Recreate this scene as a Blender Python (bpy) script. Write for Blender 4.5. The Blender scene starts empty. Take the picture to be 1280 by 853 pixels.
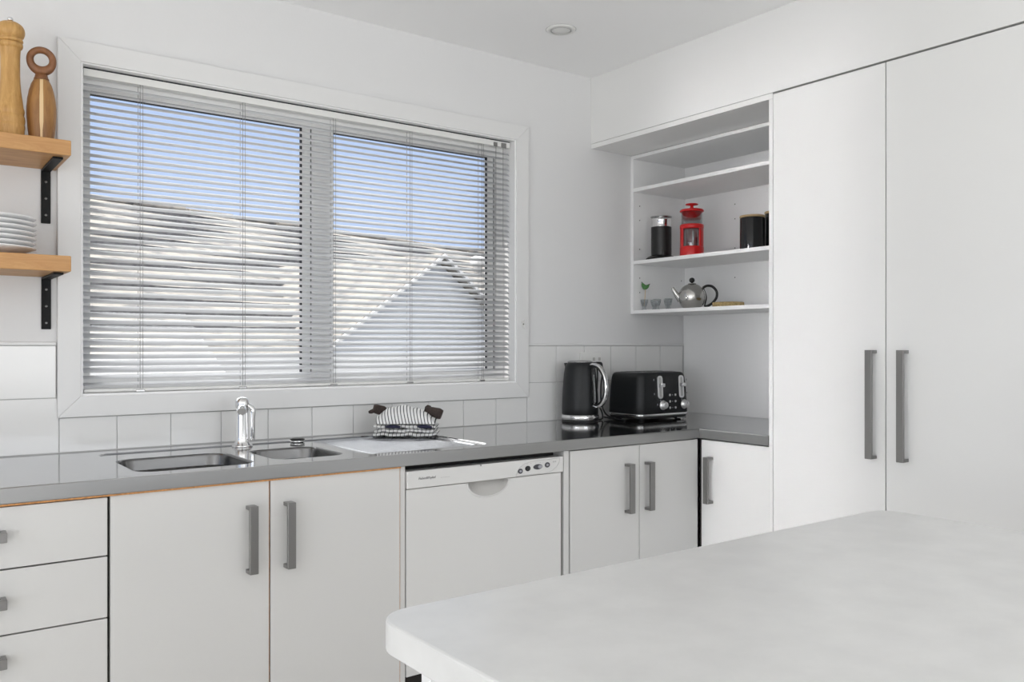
import bpy, bmesh, math, random
from mathutils import Vector, Matrix
from mathutils.geometry import tessellate_polygon
random.seed(7)
scene = bpy.context.scene
COL = scene.collection
PI = math.pi

# ------------------------------------------------------------------ materials
def mat(name, col, rough=0.5, metal=0.0, spec=0.5, bump=0.0, bscale=60.0, var=0.0, vscale=3.0, stretch=(1, 1, 1), coat=0.0):
    m = bpy.data.materials.new(name); m.use_nodes = True
    nt = m.node_tree; N = nt.nodes; L = nt.links
    b = N['Principled BSDF']
    b.inputs['Base Color'].default_value = (*col, 1)
    b.inputs['Roughness'].default_value = rough
    b.inputs['Metallic'].default_value = metal
    b.inputs['Specular IOR Level'].default_value = spec
    b.inputs['Coat Weight'].default_value = coat
    if bump or var:
        tc = N.new('ShaderNodeTexCoord'); mp = N.new('ShaderNodeMapping')
        mp.inputs['Scale'].default_value = stretch
        L.new(tc.outputs['Object'], mp.inputs['Vector'])
    if bump:
        n = N.new('ShaderNodeTexNoise'); n.inputs['Scale'].default_value = bscale; n.inputs['Detail'].default_value = 4
        L.new(mp.outputs[0], n.inputs['Vector'])
        bp = N.new('ShaderNodeBump'); bp.inputs['Strength'].default_value = bump; bp.inputs['Distance'].default_value = 0.01
        L.new(n.outputs['Fac'], bp.inputs['Height']); L.new(bp.outputs[0], b.inputs['Normal'])
    if var:
        n2 = N.new('ShaderNodeTexNoise'); n2.inputs['Scale'].default_value = vscale; n2.inputs['Detail'].default_value = 5
        L.new(mp.outputs[0], n2.inputs['Vector'])
        mr = N.new('ShaderNodeMapRange'); mr.inputs['From Min'].default_value = .3; mr.inputs['From Max'].default_value = .7
        mr.inputs['To Min'].default_value = 1 - var; mr.inputs['To Max'].default_value = 1 + var
        L.new(n2.outputs['Fac'], mr.inputs['Value'])
        mx = N.new('ShaderNodeVectorMath'); mx.operation = 'SCALE'
        mx.inputs[0].default_value = col
        L.new(mr.outputs[0], mx.inputs['Scale']); L.new(mx.outputs[0], b.inputs['Base Color'])
    return m

def wood(name, dark, light, scale=(1, 1, 1), wscale=14.0, rough=0.45, dist=3.0, axis='X'):
    m = mat(name, light, rough)
    nt = m.node_tree; N = nt.nodes; L = nt.links; b = N['Principled BSDF']
    tc = N.new('ShaderNodeTexCoord'); mp = N.new('ShaderNodeMapping'); mp.inputs['Scale'].default_value = scale
    L.new(tc.outputs['Object'], mp.inputs['Vector'])
    w = N.new('ShaderNodeTexNoise'); w.inputs['Scale'].default_value = wscale; w.inputs['Detail'].default_value = 8
    w.inputs['Roughness'].default_value = .65; w.inputs['Distortion'].default_value = dist * .2
    L.new(mp.outputs[0], w.inputs['Vector'])
    r = N.new('ShaderNodeValToRGB'); r.color_ramp.elements[0].position = .32; r.color_ramp.elements[1].position = .68
    r.color_ramp.elements[0].color = (*dark, 1); r.color_ramp.elements[1].color = (*light, 1)
    L.new(w.outputs['Fac'], r.inputs['Fac']); L.new(r.outputs[0], b.inputs['Base Color'])
    return m

M = {}
M['wall'] = mat('painted_plaster', (.725, .725, .725), .6, spec=.3, bump=.03, bscale=140)
M['ceiling'] = mat('ceiling_paint', (.92, .92, .92), .6, spec=.3)
M['trimpaint'] = mat('gloss_trim_paint', (.73, .73, .725), .35)
M['revealsunlit'] = mat('sunlit_reveal_paint', (.86, .86, .86), .35)  # lightened to put the sun on the reveal into its colour
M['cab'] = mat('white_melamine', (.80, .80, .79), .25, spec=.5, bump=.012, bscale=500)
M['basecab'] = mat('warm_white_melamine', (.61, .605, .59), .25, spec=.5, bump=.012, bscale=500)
M['carcass'] = mat('carcass_gap_shade', (.035, .033, .03), .7)  # near black puts the shade of the door gaps into the colour
M['shelfwhite'] = mat('shelf_melamine', (.88, .88, .88), .4)
M['gap'] = mat('dark_gap', (.02, .018, .016), .8)
M['steel'] = mat('brushed_steel', (.56, .56, .56), .09, metal=1, bump=.01, bscale=8, stretch=(1, 12, 1))
M['steelfront'] = mat('brushed_steel_edge', (.34, .34, .335), .3, metal=1, bump=.02, bscale=60, stretch=(.1, 1, 1), var=.05, vscale=9)
M['steelsatin'] = mat('satin_steel', (.42, .42, .42), .20, metal=1, bump=.02, bscale=30)
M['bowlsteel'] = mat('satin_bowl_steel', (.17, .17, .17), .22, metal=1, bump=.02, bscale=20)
M['drainerlit'] = mat('drainer_steel_lit', (.66, .67, .69), .22, metal=1)  # lighter than the other steel, the window's reflection put into the colour
M['brightsteel'] = mat('bright_satin_steel', (.78, .78, .78), .28, metal=.85)
M['chrome'] = mat('chrome', (.80, .80, .80), .06, metal=1)
M['nickel'] = mat('brushed_nickel', (.27, .265, .26), .32, metal=1, bump=.03, bscale=40, stretch=(1, 1, .1))
M['teapot'] = mat('satin_teapot_steel', (.55, .54, .52), .2, metal=1)
M['chip'] = mat('particleboard_edge', (.52, .25, .09), .8, var=.3, vscale=200)
M['tile'] = mat('glazed_tile', (.74, .74, .73), .13, spec=.5, bump=.02, bscale=12)
M['grout'] = mat('grout', (.50, .50, .50), .9)
M['island'] = mat('mottled_laminate', (.66, .66, .65), .30, var=.045, vscale=16, spec=.5)
M['islandedge'] = M['island']
M['islandbody'] = mat('island_panel', (.80, .80, .80), .4)
M['islandgrey'] = mat('island_grey_panel', (.46, .46, .47), .5)
M['black'] = mat('black_metal', (.006, .006, .006), .5, spec=.2)
M['blackmatte'] = mat('matte_black_enamel', (.010, .011, .012), .42, spec=.35)
M['blackgloss'] = mat('gloss_black', (.008, .008, .009), .12)
M['blackplastic'] = mat('black_plastic', (.01, .01, .01), .4)
M['white_plastic'] = mat('white_plastic', (.76, .76, .74), .3)
M['dwwhite'] = mat('appliance_white', (.65, .645, .63), .3)
M['dwgrey'] = mat('handle_recess_grey', (.50, .49, .47), .4)
M['dwline'] = mat('panel_line_grey', (.45, .45, .44), .5)
M['button'] = mat('button_dark', (.06, .06, .07), .4)
M['buttonlight'] = mat('button_light', (.35, .35, .38), .4)
M['blind'] = mat('blind_slat_enamel', (.62, .63, .645), .4)
M['cord'] = mat('blind_cord', (.25, .25, .25), .8)
M['alu'] = mat('window_aluminium_white', (.90, .90, .89), .35)
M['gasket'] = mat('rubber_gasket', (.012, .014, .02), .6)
M['plate'] = mat('white_glazed_china', (.90, .90, .90), .15)
M['red'] = mat('red_plastic', (.62, .012, .014), .28)
M['oak'] = wood('oak_plank', (.42, .20, .065), (.59, .335, .13), (2.5, 14, 22), 3.2)
M['oakturn'] = wood('turned_oak', (.42, .22, .06), (.62, .37, .13), (16, 16, 2.0), 6)
M['acacia'] = wood('acacia', (.19, .08, .022), (.43, .22, .068), (16, 16, 1.4), 3)
M['walnut'] = wood('walnut_ring', (.13, .05, .018), (.27, .115, .045), (6, 6, 3), 8)
M['palewood'] = mat('pale_wood_inlay', (.72, .52, .28), .4)
M['bamboo'] = mat('bamboo_lid', (.42, .29, .15), .5, var=.12, vscale=60)
M['cork'] = mat('cork', (.42, .31, .14), .9, var=.35, vscale=140)
M['corkgrey'] = mat('cork_board_grey_edge', (.22, .22, .21), .7)
M['green'] = mat('green_bird_wood', (.07, .20, .06), .5, var=.3, vscale=60)
M['darkblue'] = mat('navy_cloth', (.02, .02, .05), .9)
M['browncloth'] = mat('brown_cloth', (.055, .04, .035), .95, bump=.5, bscale=400, var=.35, vscale=300)
M['floor'] = wood('timber_floor', (.66, .645, .62), (.75, .735, .71), (1, 10, 1), 3)
M['roofside'] = mat('exterior_weatherboard', (.44, .465, .51), .7)
M['exwhite'] = mat('exterior_white_paint', (.60, .60, .60), .6)
M['exdark'] = mat('exterior_dark_glass', (.05, .07, .09), .1)
M['ground'] = mat('garden_ground', (.24, .25, .22), 1, var=.3, vscale=1.5)
M['text'] = mat('badge_print', (.05, .05, .055), .5)
M['gauge'] = mat('water_gauge', (.30, .31, .31), .25)
M['lens'] = mat('downlight_lens', (.75, .75, .73), .3)

def roof_material():
    m = mat('roof_tiles', (.72, .68, .62), .85)
    nt = m.node_tree; N = nt.nodes; L = nt.links; b = N['Principled BSDF']
    tc = N.new('ShaderNodeTexCoord')
    n = N.new('ShaderNodeTexNoise'); n.inputs['Scale'].default_value = 7; n.inputs['Detail'].default_value = 7
    L.new(tc.outputs['Object'], n.inputs['Vector'])
    r = N.new('ShaderNodeValToRGB'); r.color_ramp.elements[0].position = .33; r.color_ramp.elements[1].position = .55
    r.color_ramp.elements[0].color = (.13, .127, .125, 1); r.color_ramp.elements[1].color = (.27, .25, .22, 1)
    L.new(n.outputs['Fac'], r.inputs['Fac']); L.new(r.outputs[0], b.inputs['Base Color'])
    return m
M['roof'] = roof_material()
M['courseshadow'] = mat('tile_course_shadow', (.10, .10, .105), .9, var=.5, vscale=25)  # dark colour stands for the shadow under each tile course

def glass_mat(name, tint=(1, 1, 1), refl=.06, rough=.0, tomax=.7):
    m = bpy.data.materials.new(name); m.use_nodes = True
    nt = m.node_tree; N = nt.nodes; L = nt.links; N.clear()
    out = N.new('ShaderNodeOutputMaterial'); mx = N.new('ShaderNodeMixShader')
    t = N.new('ShaderNodeBsdfTransparent'); g = N.new('ShaderNodeBsdfGlossy'); lw = N.new('ShaderNodeLayerWeight')
    lw.inputs['Blend'].default_value = .25
    mr = N.new('ShaderNodeMapRange'); mr.inputs['To Min'].default_value = refl; mr.inputs['To Max'].default_value = tomax
    t.inputs['Color'].default_value = (*tint, 1); g.inputs['Roughness'].default_value = rough
    L.new(lw.outputs['Facing'], mr.inputs['Value']); L.new(mr.outputs[0], mx.inputs['Fac'])
    L.new(t.outputs[0], mx.inputs[1]); L.new(g.outputs[0], mx.inputs[2]); L.new(mx.outputs[0], out.inputs[0])
    return m
M['paneglass'] = glass_mat('window_glass', refl=.03, tomax=.3)
M['glass'] = glass_mat('clear_glass', (.86, .88, .89), refl=.12, rough=.03)

def check_mat(name, su, sv, wu, wv, base=(.80, .80, .79), line=(.035, .035, .045)):
    """woven cloth: dark threads on white, read from the cloth's own UVs"""
    m = mat(name, base, .95, spec=.1)
    nt = m.node_tree; N = nt.nodes; L = nt.links; b = N['Principled BSDF']
    uv = N.new('ShaderNodeUVMap'); sp = N.new('ShaderNodeSeparateXYZ'); L.new(uv.outputs[0], sp.inputs[0])
    res = []
    for ch, s, w in (('X', su, wu), ('Y', sv, wv)):
        a = N.new('ShaderNodeMath'); a.operation = 'MULTIPLY'; a.inputs[1].default_value = s; L.new(sp.outputs[ch], a.inputs[0])
        f = N.new('ShaderNodeMath'); f.operation = 'FRACT'; L.new(a.outputs[0], f.inputs[0])
        l = N.new('ShaderNodeMath'); l.operation = 'LESS_THAN'; l.inputs[1].default_value = w; L.new(f.outputs[0], l.inputs[0])
        res.append(l)
    mx = N.new('ShaderNodeMath'); mx.operation = 'MAXIMUM'; L.new(res[0].outputs[0], mx.inputs[0]); L.new(res[1].outputs[0], mx.inputs[1])
    c = N.new('ShaderNodeMix'); c.data_type = 'RGBA'
    c.inputs[6].default_value = (*base, 1); c.inputs[7].default_value = (*line, 1)
    L.new(mx.outputs[0], c.inputs[0]); L.new(c.outputs[2], b.inputs['Base Color'])
    return m
M['check'] = check_mat('checked_linen', 1, 1, .15, .16)
M['stripe'] = check_mat('striped_linen', 1, 1, .26, 0.0)

# ------------------------------------------------------------------ mesh helpers
def BM(): return bmesh.new()

def box(bm, x0, x1, y0, y1, z0, z1, bev=0.0, seg=2):
    t = bmesh.new()
    bmesh.ops.create_cube(t, size=1)
    for v in t.verts:
        v.co = Vector(((x0 + x1) / 2 + v.co.x * (x1 - x0), (y0 + y1) / 2 + v.co.y * (y1 - y0), (z0 + z1) / 2 + v.co.z * (z1 - z0)))
    if bev:
        bmesh.ops.bevel(t, geom=t.edges[:], offset=bev, segments=seg, profile=.5, affect='EDGES')
    merge(bm, t)
    return bm

def merge(bm, t, mtx=None):
    if mtx is not None: bmesh.ops.transform(t, matrix=mtx, verts=t.verts)
    mp = {}
    for v in t.verts: mp[v] = bm.verts.new(v.co)
    uvt = t.loops.layers.uv.active
    uvb = (bm.loops.layers.uv.active or bm.loops.layers.uv.new('UVMap')) if uvt else None
    for f in t.faces:
        try: nf = bm.faces.new([mp[v] for v in f.verts])
        except ValueError: continue
        nf.smooth = f.smooth
        if uvt:
            for a, b in zip(nf.loops, f.loops): a[uvb].uv = b[uvt].uv
    t.free()

def loft(bm, loops, cap0=True, cap1=True, closed=True, smooth=True):
    rows = [[bm.verts.new(p) for p in lp] for lp in loops]
    n = len(rows[0])
    for a, b in zip(rows, rows[1:]):
        for i in range(n if closed else n - 1):
            j = (i + 1) % n
            f = bm.faces.new((a[i], a[j], b[j], b[i])); f.smooth = smooth
    if cap0: bm.faces.new(rows[0][::-1])
    if cap1: bm.faces.new(rows[-1])
    return bm

def lathe(bm, prof, c=(0, 0, 0), seg=40, cap0=True, cap1=True, axis=None):
    """prof = [(radius, height)] from bottom to top"""
    loops = []
    for r, h in prof:
        loops.append([Vector((math.cos(2 * PI * i / seg) * max(r, 1e-5), math.sin(2 * PI * i / seg) * max(r, 1e-5), h)) for i in range(seg)])
    if axis is not None:
        q = Vector((0, 0, 1)).rotation_difference(Vector(axis).normalized()).to_matrix()
        loops = [[q @ p for p in lp] for lp in loops]
    c = Vector(c)
    return loft(bm, [[p + c for p in lp] for lp in loops], cap0, cap1)

def tube(bm, pts, r, seg=10, caps=True, flat=1.0, smoothpath=True):
    P = [Vector(p) for p in pts]
    if smoothpath and len(P) > 2:
        Q = []
        for i in range(len(P) - 1):
            p0 = P[max(i - 1, 0)]; p1 = P[i]; p2 = P[i + 1]; p3 = P[min(i + 2, len(P) - 1)]
            for k in range(6):
                t = k / 6
                Q.append(.5 * ((2 * p1) + (-p0 + p2) * t + (2 * p0 - 5 * p1 + 4 * p2 - p3) * t * t + (-p0 + 3 * p1 - 3 * p2 + p3) * t ** 3))
        Q.append(P[-1]); P2 = Q
    else: P2 = P
    n = len(P2); R = r if isinstance(r, (list, tuple)) else [r] * n
    if len(R) != n:
        R = [R[min(int(i / (n - 1) * (len(R) - 1)), len(R) - 2)] * (1 - (i / (n - 1) * (len(R) - 1)) % 1) +
             R[min(int(i / (n - 1) * (len(R) - 1)) + 1, len(R) - 1)] * ((i / (n - 1) * (len(R) - 1)) % 1) if i < n - 1 else R[-1] for i in range(n)]
    loops = []; up = None
    for i, p in enumerate(P2):
        d = (P2[min(i + 1, n - 1)] - P2[max(i - 1, 0)]).normalized()
        if up is None:
            up = Vector((0, 0, 1)) if abs(d.z) < .9 else Vector((1, 0, 0))
        s = d.cross(up).normalized(); up = s.cross(d).normalized()
        loops.append([p + (s * math.cos(2 * PI * k / seg) + up * math.sin(2 * PI * k / seg) * flat) * R[i] for k in range(seg)])
    return loft(bm, loops, caps, caps)

def rrect(x0, x1, y0, y1, r, z, n=6):
    out = []
    for cx, cy, a0 in ((x1 - r, y1 - r, 0), (x0 + r, y1 - r, 90), (x0 + r, y0 + r, 180), (x1 - r, y0 + r, 270)):
        for i in range(n + 1):
            a = math.radians(a0 + 90 * i / n)
            out.append(Vector((cx + math.cos(a) * r, cy + math.sin(a) * r, z)))
    return out

def poly(bm, outer, holes=(), flip=False):
    """flat polygon with holes"""
    L = [[Vector(p) for p in outer]] + [[Vector(p) for p in h] for h in holes]
    flatv = [bm.verts.new(p) for l in L for p in l]
    for t in tessellate_polygon(L):
        try: f = bm.faces.new([flatv[i] for i in t])
        except ValueError: continue
        f.normal_update()
        if (f.normal.z < 0) != flip: f.normal_flip()
    return bm

def rot(bm, cx, cy, ang):
    bmesh.ops.transform(bm, matrix=Matrix.Translation((cx, cy, 0)) @ Matrix.Rotation(ang, 4, 'Z') @ Matrix.Translation((-cx, -cy, 0)), verts=bm.verts)
    return bm

def world_origin(o):
    v = Vector((0, 0, 0)); p = o
    while p is not None: v += p.location; p = p.parent
    return v

def obj(name, bm, m, parent=None, label=None, smooth_angle=None, recalc=True):
    """links the bmesh (in room coordinates) as ONE mesh object"""
    if recalc: bmesh.ops.recalc_face_normals(bm, faces=bm.faces[:])
    me = bpy.data.meshes.new(name)
    if parent is None:
        xs = [v.co for v in bm.verts]
        org = Vector(((min(v.x for v in xs) + max(v.x for v in xs)) / 2, (min(v.y for v in xs) + max(v.y for v in xs)) / 2, min(v.z for v in xs)))
    else: org = world_origin(parent)
    bmesh.ops.translate(bm, vec=-org, verts=bm.verts[:])
    bm.to_mesh(me); bm.free()
    for mm in (m if isinstance(m, list) else [m]): me.materials.append(mm)
    o = bpy.data.objects.new(name, me); COL.objects.link(o)
    if parent is None: o.location = org
    else: o.parent = parent
    if label: o['label'] = label
    return o

def thing(name, label, cat, loc, group=None):
    o = bpy.data.objects.new(name, None); COL.objects.link(o); o.location = loc
    o.empty_display_size = .05
    o['label'] = label; o['category'] = cat
    if group: o['group'] = group
    return o

def tag(o, label, cat, group=None):
    o['label'] = label; o['category'] = cat
    if group: o['group'] = group
    return o

def struct(name, bm, m, label=None):
    o = obj(name, bm, m); o['kind'] = 'structure'
    if label: o['label'] = label
    return o

def copy_tree(o, parent=None):
    c = o.copy(); COL.objects.link(c); c.parent = parent
    for ch in [x for x in KIDS.get(o.name, [])]: copy_tree(ch, c)
    return c
KIDS = {}
def index_kids():
    KIDS.clear()
    for x in bpy.data.objects:
        if x.parent: KIDS.setdefault(x.parent.name, []).append(x)

# ------------------------------------------------------------------ the room's sizes
YW = 2.727      # window wall
XW = 3.015      # right-hand wall
XF = 2.44       # front of the tall cabinets
CE = 2.37       # ceiling
BT = 0.92       # worktop
XL, YB = -3.4, -3.6
WX0, WX1, WZ0, WZ1 = .465, 2.032, 1.082, 2.046   # window opening
WT = .16        # wall thickness

# window wall: four blocks round the opening
bm = BM()
box(bm, XL - WT, WX0, YW, YW + WT, 0, CE + .2)
box(bm, WX1, XW + WT, YW, YW + WT, 0, CE + .2)
box(bm, WX0, WX1, YW, YW + WT, 0, WZ0)
box(bm, WX0, WX1, YW, YW + WT, WZ1, CE + .2)
struct('wall_back', bm, M['wall'])
struct('wall_right', box(BM(), XW, XW + WT, YB - WT, YW, 0, CE + .2), M['wall'])
# left wall, with made-up openings for the fill lamp and the beam
bm = BM()
box(bm, XL - WT, XL, YB - WT, -2.9, 0, CE + .2); box(bm, XL - WT, XL, .7, 1.48, 0, CE + .2); box(bm, XL - WT, XL, 2.30, YW, 0, CE + .2)
box(bm, XL - WT, XL, 1.48, 2.30, 0, .33); box(bm, XL - WT, XL, 1.48, 2.30, 2.26, CE + .2)
box(bm, XL - WT, XL, -2.9, .7, 2.1, CE + .2)
struct('wall_left', bm, M['wall'])
# wall behind the camera, with a made-up opening for the fill lamp
bm = BM()
box(bm, XL, .4, YB - WT, YB, 0, CE + .2); box(bm, 2.8, XW, YB - WT, YB, 0, CE + .2)
box(bm, .4, 2.8, YB - WT, YB, 0, .35); box(bm, .4, 2.8, YB - WT, YB, 2.15, CE + .2)
struct('wall_front', bm, M['wall'])
struct('floor', box(BM(), XL, XW, YB, YW, -.1, 0), M['floor'])

# ceiling with the round hole of the downlight left plain: one slab
struct('ceiling', box(BM(), XL, XW, YB, YW, CE, CE + .15), M['ceiling'])

# bulkhead over the tall cabinets
bm = BM()
box(bm, XF, XW, -.6, YW - .0005, 2.09, CE)
o = struct('trim_1', bm, M['cab'])
bm = box(BM(), XF, XW - .002, 1.8035, YW - .001, 2.069, 2.0885, .0008, 1)
o = struct('trim_2', bm, M['cab'])
struct('trim_3', box(BM(), XW - .004, XW, 1.8195, YW - .009, BT + .0005, 1.3685), M['shelfwhite'])

# window casing (reveals + mitred architrave)
w = bpy.data.objects.new('window_1', None); COL.objects.link(w); w.location = ((WX0 + WX1) / 2, YW, WZ0); w['kind'] = 'structure'
def mitred(bm, x0, x1, z0, z1, wd, y0, y1):
    o_ = [(x0 - wd, z0 - wd), (x1 + wd, z0 - wd), (x1 + wd, z1 + wd), (x0 - wd, z1 + wd)]
    i_ = [(x0, z0), (x1, z0), (x1, z1), (x0, z1)]
    g = .0004
    for k in range(4):
        k2 = (k + 1) % 4
        quad = [o_[k], o_[k2], i_[k2], i_[k]]
        t = bmesh.new()
        f_ = [t.verts.new((x, y0, z)) for x, z in quad]; b_ = [t.verts.new((x, y1, z)) for x, z in quad]
        t.faces.new(f_); t.faces.new(b_[::-1])
        for a in range(4):
            c2 = (a + 1) % 4; t.faces.new((f_[a], b_[a], b_[c2], f_[c2]))
        bmesh.ops.recalc_face_normals(t, faces=t.faces[:])
        bmesh.ops.bevel(t, geom=t.edges[:], offset=.0015, segments=2, profile=.5, affect='EDGES')
        merge(bm, t)
obj('casing', (lambda b: (mitred(b, WX0, WX1, WZ0, WZ1, .060, YW - .018, YW - .0002), b)[1])(BM()), M['trimpaint'], w)
bm = BM()   # reveal lining boards
box(bm, WX0, WX0 + .006, YW - .012, YW + .10, WZ0, WZ1); box(bm, WX1 - .006, WX1, YW - .012, YW + .10, WZ0, WZ1)
box(bm, WX0 + .006, WX1 - .006, YW - .012, YW + .10, WZ1 - .004, WZ1); box(bm, WX0 + .006, WX1 - .006, YW - .014, YW + .10, WZ0, WZ0 + .006)
obj('reveal', bm, M['revealsunlit'], w)
# aluminium frame
FY0, FY1 = YW + .062, YW + .086
px = [(.505, 1.163), (1.283, 1.940)]; pz = (1.137, 1.984)
bm = BM()
box(bm, WX0 + .006, .503 - .0, FY0, FY1, WZ0 + .006, WZ1 - .004)                       # left stile
box(bm, 1.203, px[1][0], FY0, FY1, WZ0 + .006, WZ1 - .004, .001, 1)                  # mullion
box(bm, 1.983, WX1 - .006, FY0, FY1, WZ0 + .006, WZ1 - .004, .001, 1)
box(bm, .503, 1.203, FY0, FY1, 1.987, WZ1 - .004); box(bm, 1.283, 1.983, FY0, FY1, 1.987, WZ1 - .004)
box(bm, .503, 1.203, FY0, FY1, WZ0 + .006, 1.134); box(bm, 1.283, 1.983, FY0, FY1, WZ0 + .006, 1.134)
obj('window_frame', bm, M['alu'], w)
for k in range(2):
    a, b = px[k]
    bm = BM()
    box(bm, b + .004, b + .036, FY0 + .004, FY0 + .020, 1.135, 1.986)
    obj('sash_stile', bm, M['alu'], w)
    g = BM()
    box(g, b, b + .0045, FY0 + .001, FY0 + .012, 1.135, 1.986); box(g, b + .036, b + .040, FY0 + .006, FY0 + .016, 1.135, 1.986)
    box(g, a, b, FY0 - .001, FY0 + .02, 1.9775, 1.9870)
    obj('gasket', g, M['gasket'], w, label='black rubber gasket round the pane')
    obj('pane', box(BM(), a - .003, b + .003, FY0 + .0125, FY0 + .0165, 1.134, 1.987), M['paneglass'], w)

# ------------------------------------------------------------------ venetian blind
bl = thing('venetian_blind', 'white aluminium venetian blind half open across the kitchen window', 'blind', (1.25, YW + .024, 1.09))
BY = YW + .026
bm = BM()
box(bm, .4765, 2.0205, BY - .0135, BY + .0135, 2.016, 2.0374, .0012)
obj('headrail', bm, M['white_plastic'], bl)
obj('rail_gap_shadow', box(BM(), .4775, 2.0195, BY - .0125, BY + .0125, 2.0375, 2.0408), M['gasket'], bl, label='dark strip painted as the shadow gap above the headrail')  # black strip stands for the shade between headrail and reveal
bm = BM()
# tilted, slightly crowned slats; room-side edge low
ns, z0, pitch = 44, 1.1135, .02045
for k in range(ns + 1):
    zc = z0 + k * pitch
    if zc > 2.004: break
    tl = math.radians(33.5)
    if k < 2: tl = math.radians(20)
    dz = random.uniform(-.0006, .0006)
    up_, lo_ = [], []
    for j in range(7):
        s = -0.5 + j / 6
        crown = .0018 * (1 - (2 * s) ** 2)
        yy = s * .025; zz = crown
        Y = BY + yy * math.cos(tl) - zz * math.sin(tl); Z = zc + dz + yy * math.sin(tl) + zz * math.cos(tl)
        up_.append((Y, Z + .00025)); lo_.append((Y, Z - .00025))
    ring = up_ + lo_[::-1]
    loft(bm, [[Vector((x, yy, zz)) for yy, zz in ring] for x in (.4775, 2.0195)])
obj('slats', bm, M['blind'], bl)
bm = BM(); box(bm, .478, 2.019, BY - .012, BY + .012, 1.0895, 1.0995, .003)
obj('bottom_rail', bm, M['white_plastic'], bl)
for x in (.632, .945, 1.262, 1.565, 1.885):
    bm = BM()
    for dy in (-.0125, .0125):
        tube(bm, [(x, BY + dy, 1.098), (x, BY + dy, 2.018)], .0007, 6, smoothpath=False)
    tube(bm, [(x + .008, BY - .0125, 1.098), (x + .008, BY - .0125, 2.018)], .0006, 6, smoothpath=False)
    obj('ladder_cord', bm, M['cord'], bl)
    bm = box(BM(), x - .012, x + .014, BY - .0150, BY + .006, 1.0875, 1.0955, .002)
    obj('cord_clip', bm, M['steelsatin'], bl)
for x, zb in ((1.950, 1.42), (1.985, 1.62)):
    obj('lift_cord', tube(BM(), [(x, BY - .0155, zb), (x, BY - .0155, 2.02)], .0009, 6, smoothpath=False), M['cord'], bl)
bm = BM()
box(bm, 1.940, 1.957, BY - .017, BY - .013, 2.014, 2.030, .001); box(bm, 1.976, 2.000, BY - .018, BY - .0135, 2.012, 2.032, .002)
obj('cord_lock', bm, M['nickel'], bl, label='dark metal cord lock at the right end of the headrail')

# cord cleat screwed to the casing
cl = thing('cord_cleat', 'small white cord cleat screwed to the right side of the window casing', 'cleat', (2.061, YW - .019, 1.296))
bm = BM()
box(bm, 2.056, 2.066, YW - .0225, YW - .0182, 1.303, 1.325, .001)
tube(bm, [(2.061, YW - .024, 1.310), (2.061, YW - .030, 1.300), (2.061, YW - .031, 1.294)], .0022, 8)
tube(bm, [(2.061, YW - .024, 1.318), (2.061, YW - .030, 1.328), (2.061, YW - .031, 1.334)], .0022, 8)
obj('hooks', bm, M['white_plastic'], cl)
obj('screw', lathe(BM(), [(.003, 0), (.003, .001), (.001, .0016)], (2.061, YW - .0228, 1.314), 12, axis=(0, -1, 0)), M['nickel'], cl)

# ------------------------------------------------------------------ tiles
sp = bpy.data.objects.new('tiled_splashback', None); COL.objects.link(sp); sp.location = (1.5, YW, BT)
tag(sp, 'white square-tile splashback running along the window wall above the steel worktop', 'tiles')
TP = .1528
bm = BM(); gr = BM()
xs = [2.091 + TP * k for k in range(-18, 8)]
xs = [x for x in xs]
def tile(x0, x1, z0, z1):
    x0 = max(x0, -1.6)
    if x1 - x0 < .006: return
    box(bm, x0 + .001, x1 - .001, YW - .0075, YW - .0015, z0 + .001, z1 - .001, .0012, 2)
for k, x in enumerate(xs[:-1]):
    x1 = xs[k + 1]
    if x1 > XW: x1 = XW - .001
    if x >= XW - .01: continue
    lo = BT + .0010
    if x1 <= .40 + .03 or x >= 2.09:
        tile(x, min(x1, .403) if x < .404 else x1, 1.078, 1.2275)
        tile(x, x1, lo, 1.078)
    else:
        if x < .404: tile(x, .403, 1.078, 1.2275)
        tile(x, x1, lo, 1.0205)
obj('tiles', bm, M['tile'], sp)
box(gr, -1.6, .403, YW - .0045, YW - .0003, BT + .001, 1.2275); box(gr, 2.0925, XW - .001, YW - .0045, YW - .0003, BT + .001, 1.2275)
box(gr, .403, 2.0925, YW - .0045, YW - .0003, BT + .001, 1.0205)
obj('grout', gr, M['grout'], sp)
obj('sealant', box(BM(), -1.6, XW - .001, YW - .0115, YW - .0046, BT + .0003, BT + .0030), M['grout'], sp)
for xa, xb in ((-1.6, .403), (2.093, XW - .001)): obj('tile_edge_bead', box(BM(), xa, xb, YW - .009, YW - .0003, 1.228, 1.238, .002), M['trimpaint'], sp)

# ------------------------------------------------------------------ steel worktop with sink
YF = 2.126
wt = thing('steel_worktop', 'L-shaped stainless steel worktop with built-in sink under the window', 'worktop', (1.4, 2.4, .884))
x_left = -1.6
yb = YW - .010
Lout = [(x_left, YF), (2.44, YF), (2.44, 1.820), (XW - .001, 1.820), (XW - .001, yb), (x_left, yb)]
rec = rrect(.490, 1.535, 2.178, 2.635, .035, BT)
e = .003
top_out = [Vector((x_left, YF + e, BT)), Vector((2.44 + e, YF + e, BT)), Vector((2.44 + e, 1.820, BT)), Vector((XW - .001, 1.820, BT)), Vector((XW - .001, yb, BT)), Vector((x_left, yb, BT))]
bm = BM(); poly(bm, top_out, [rec])
rec2 = rrect(.494, 1.531, 2.182, 2.631, .031, BT - .003)
loft(bm, [rec, rec2], False, False)
A0 = rrect(.503, .806, 2.206, 2.500, .055, BT - .003); B0 = rrect(.862, 1.075, 2.232, 2.492, .050, BT - .003); D0 = rrect(1.112, 1.508, 2.196, 2.612, .045, BT - .003)
poly(bm, rec2, [A0, B0, D0])
obj('worktop_surface', bm, M['steel'], wt, recalc=False)
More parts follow.
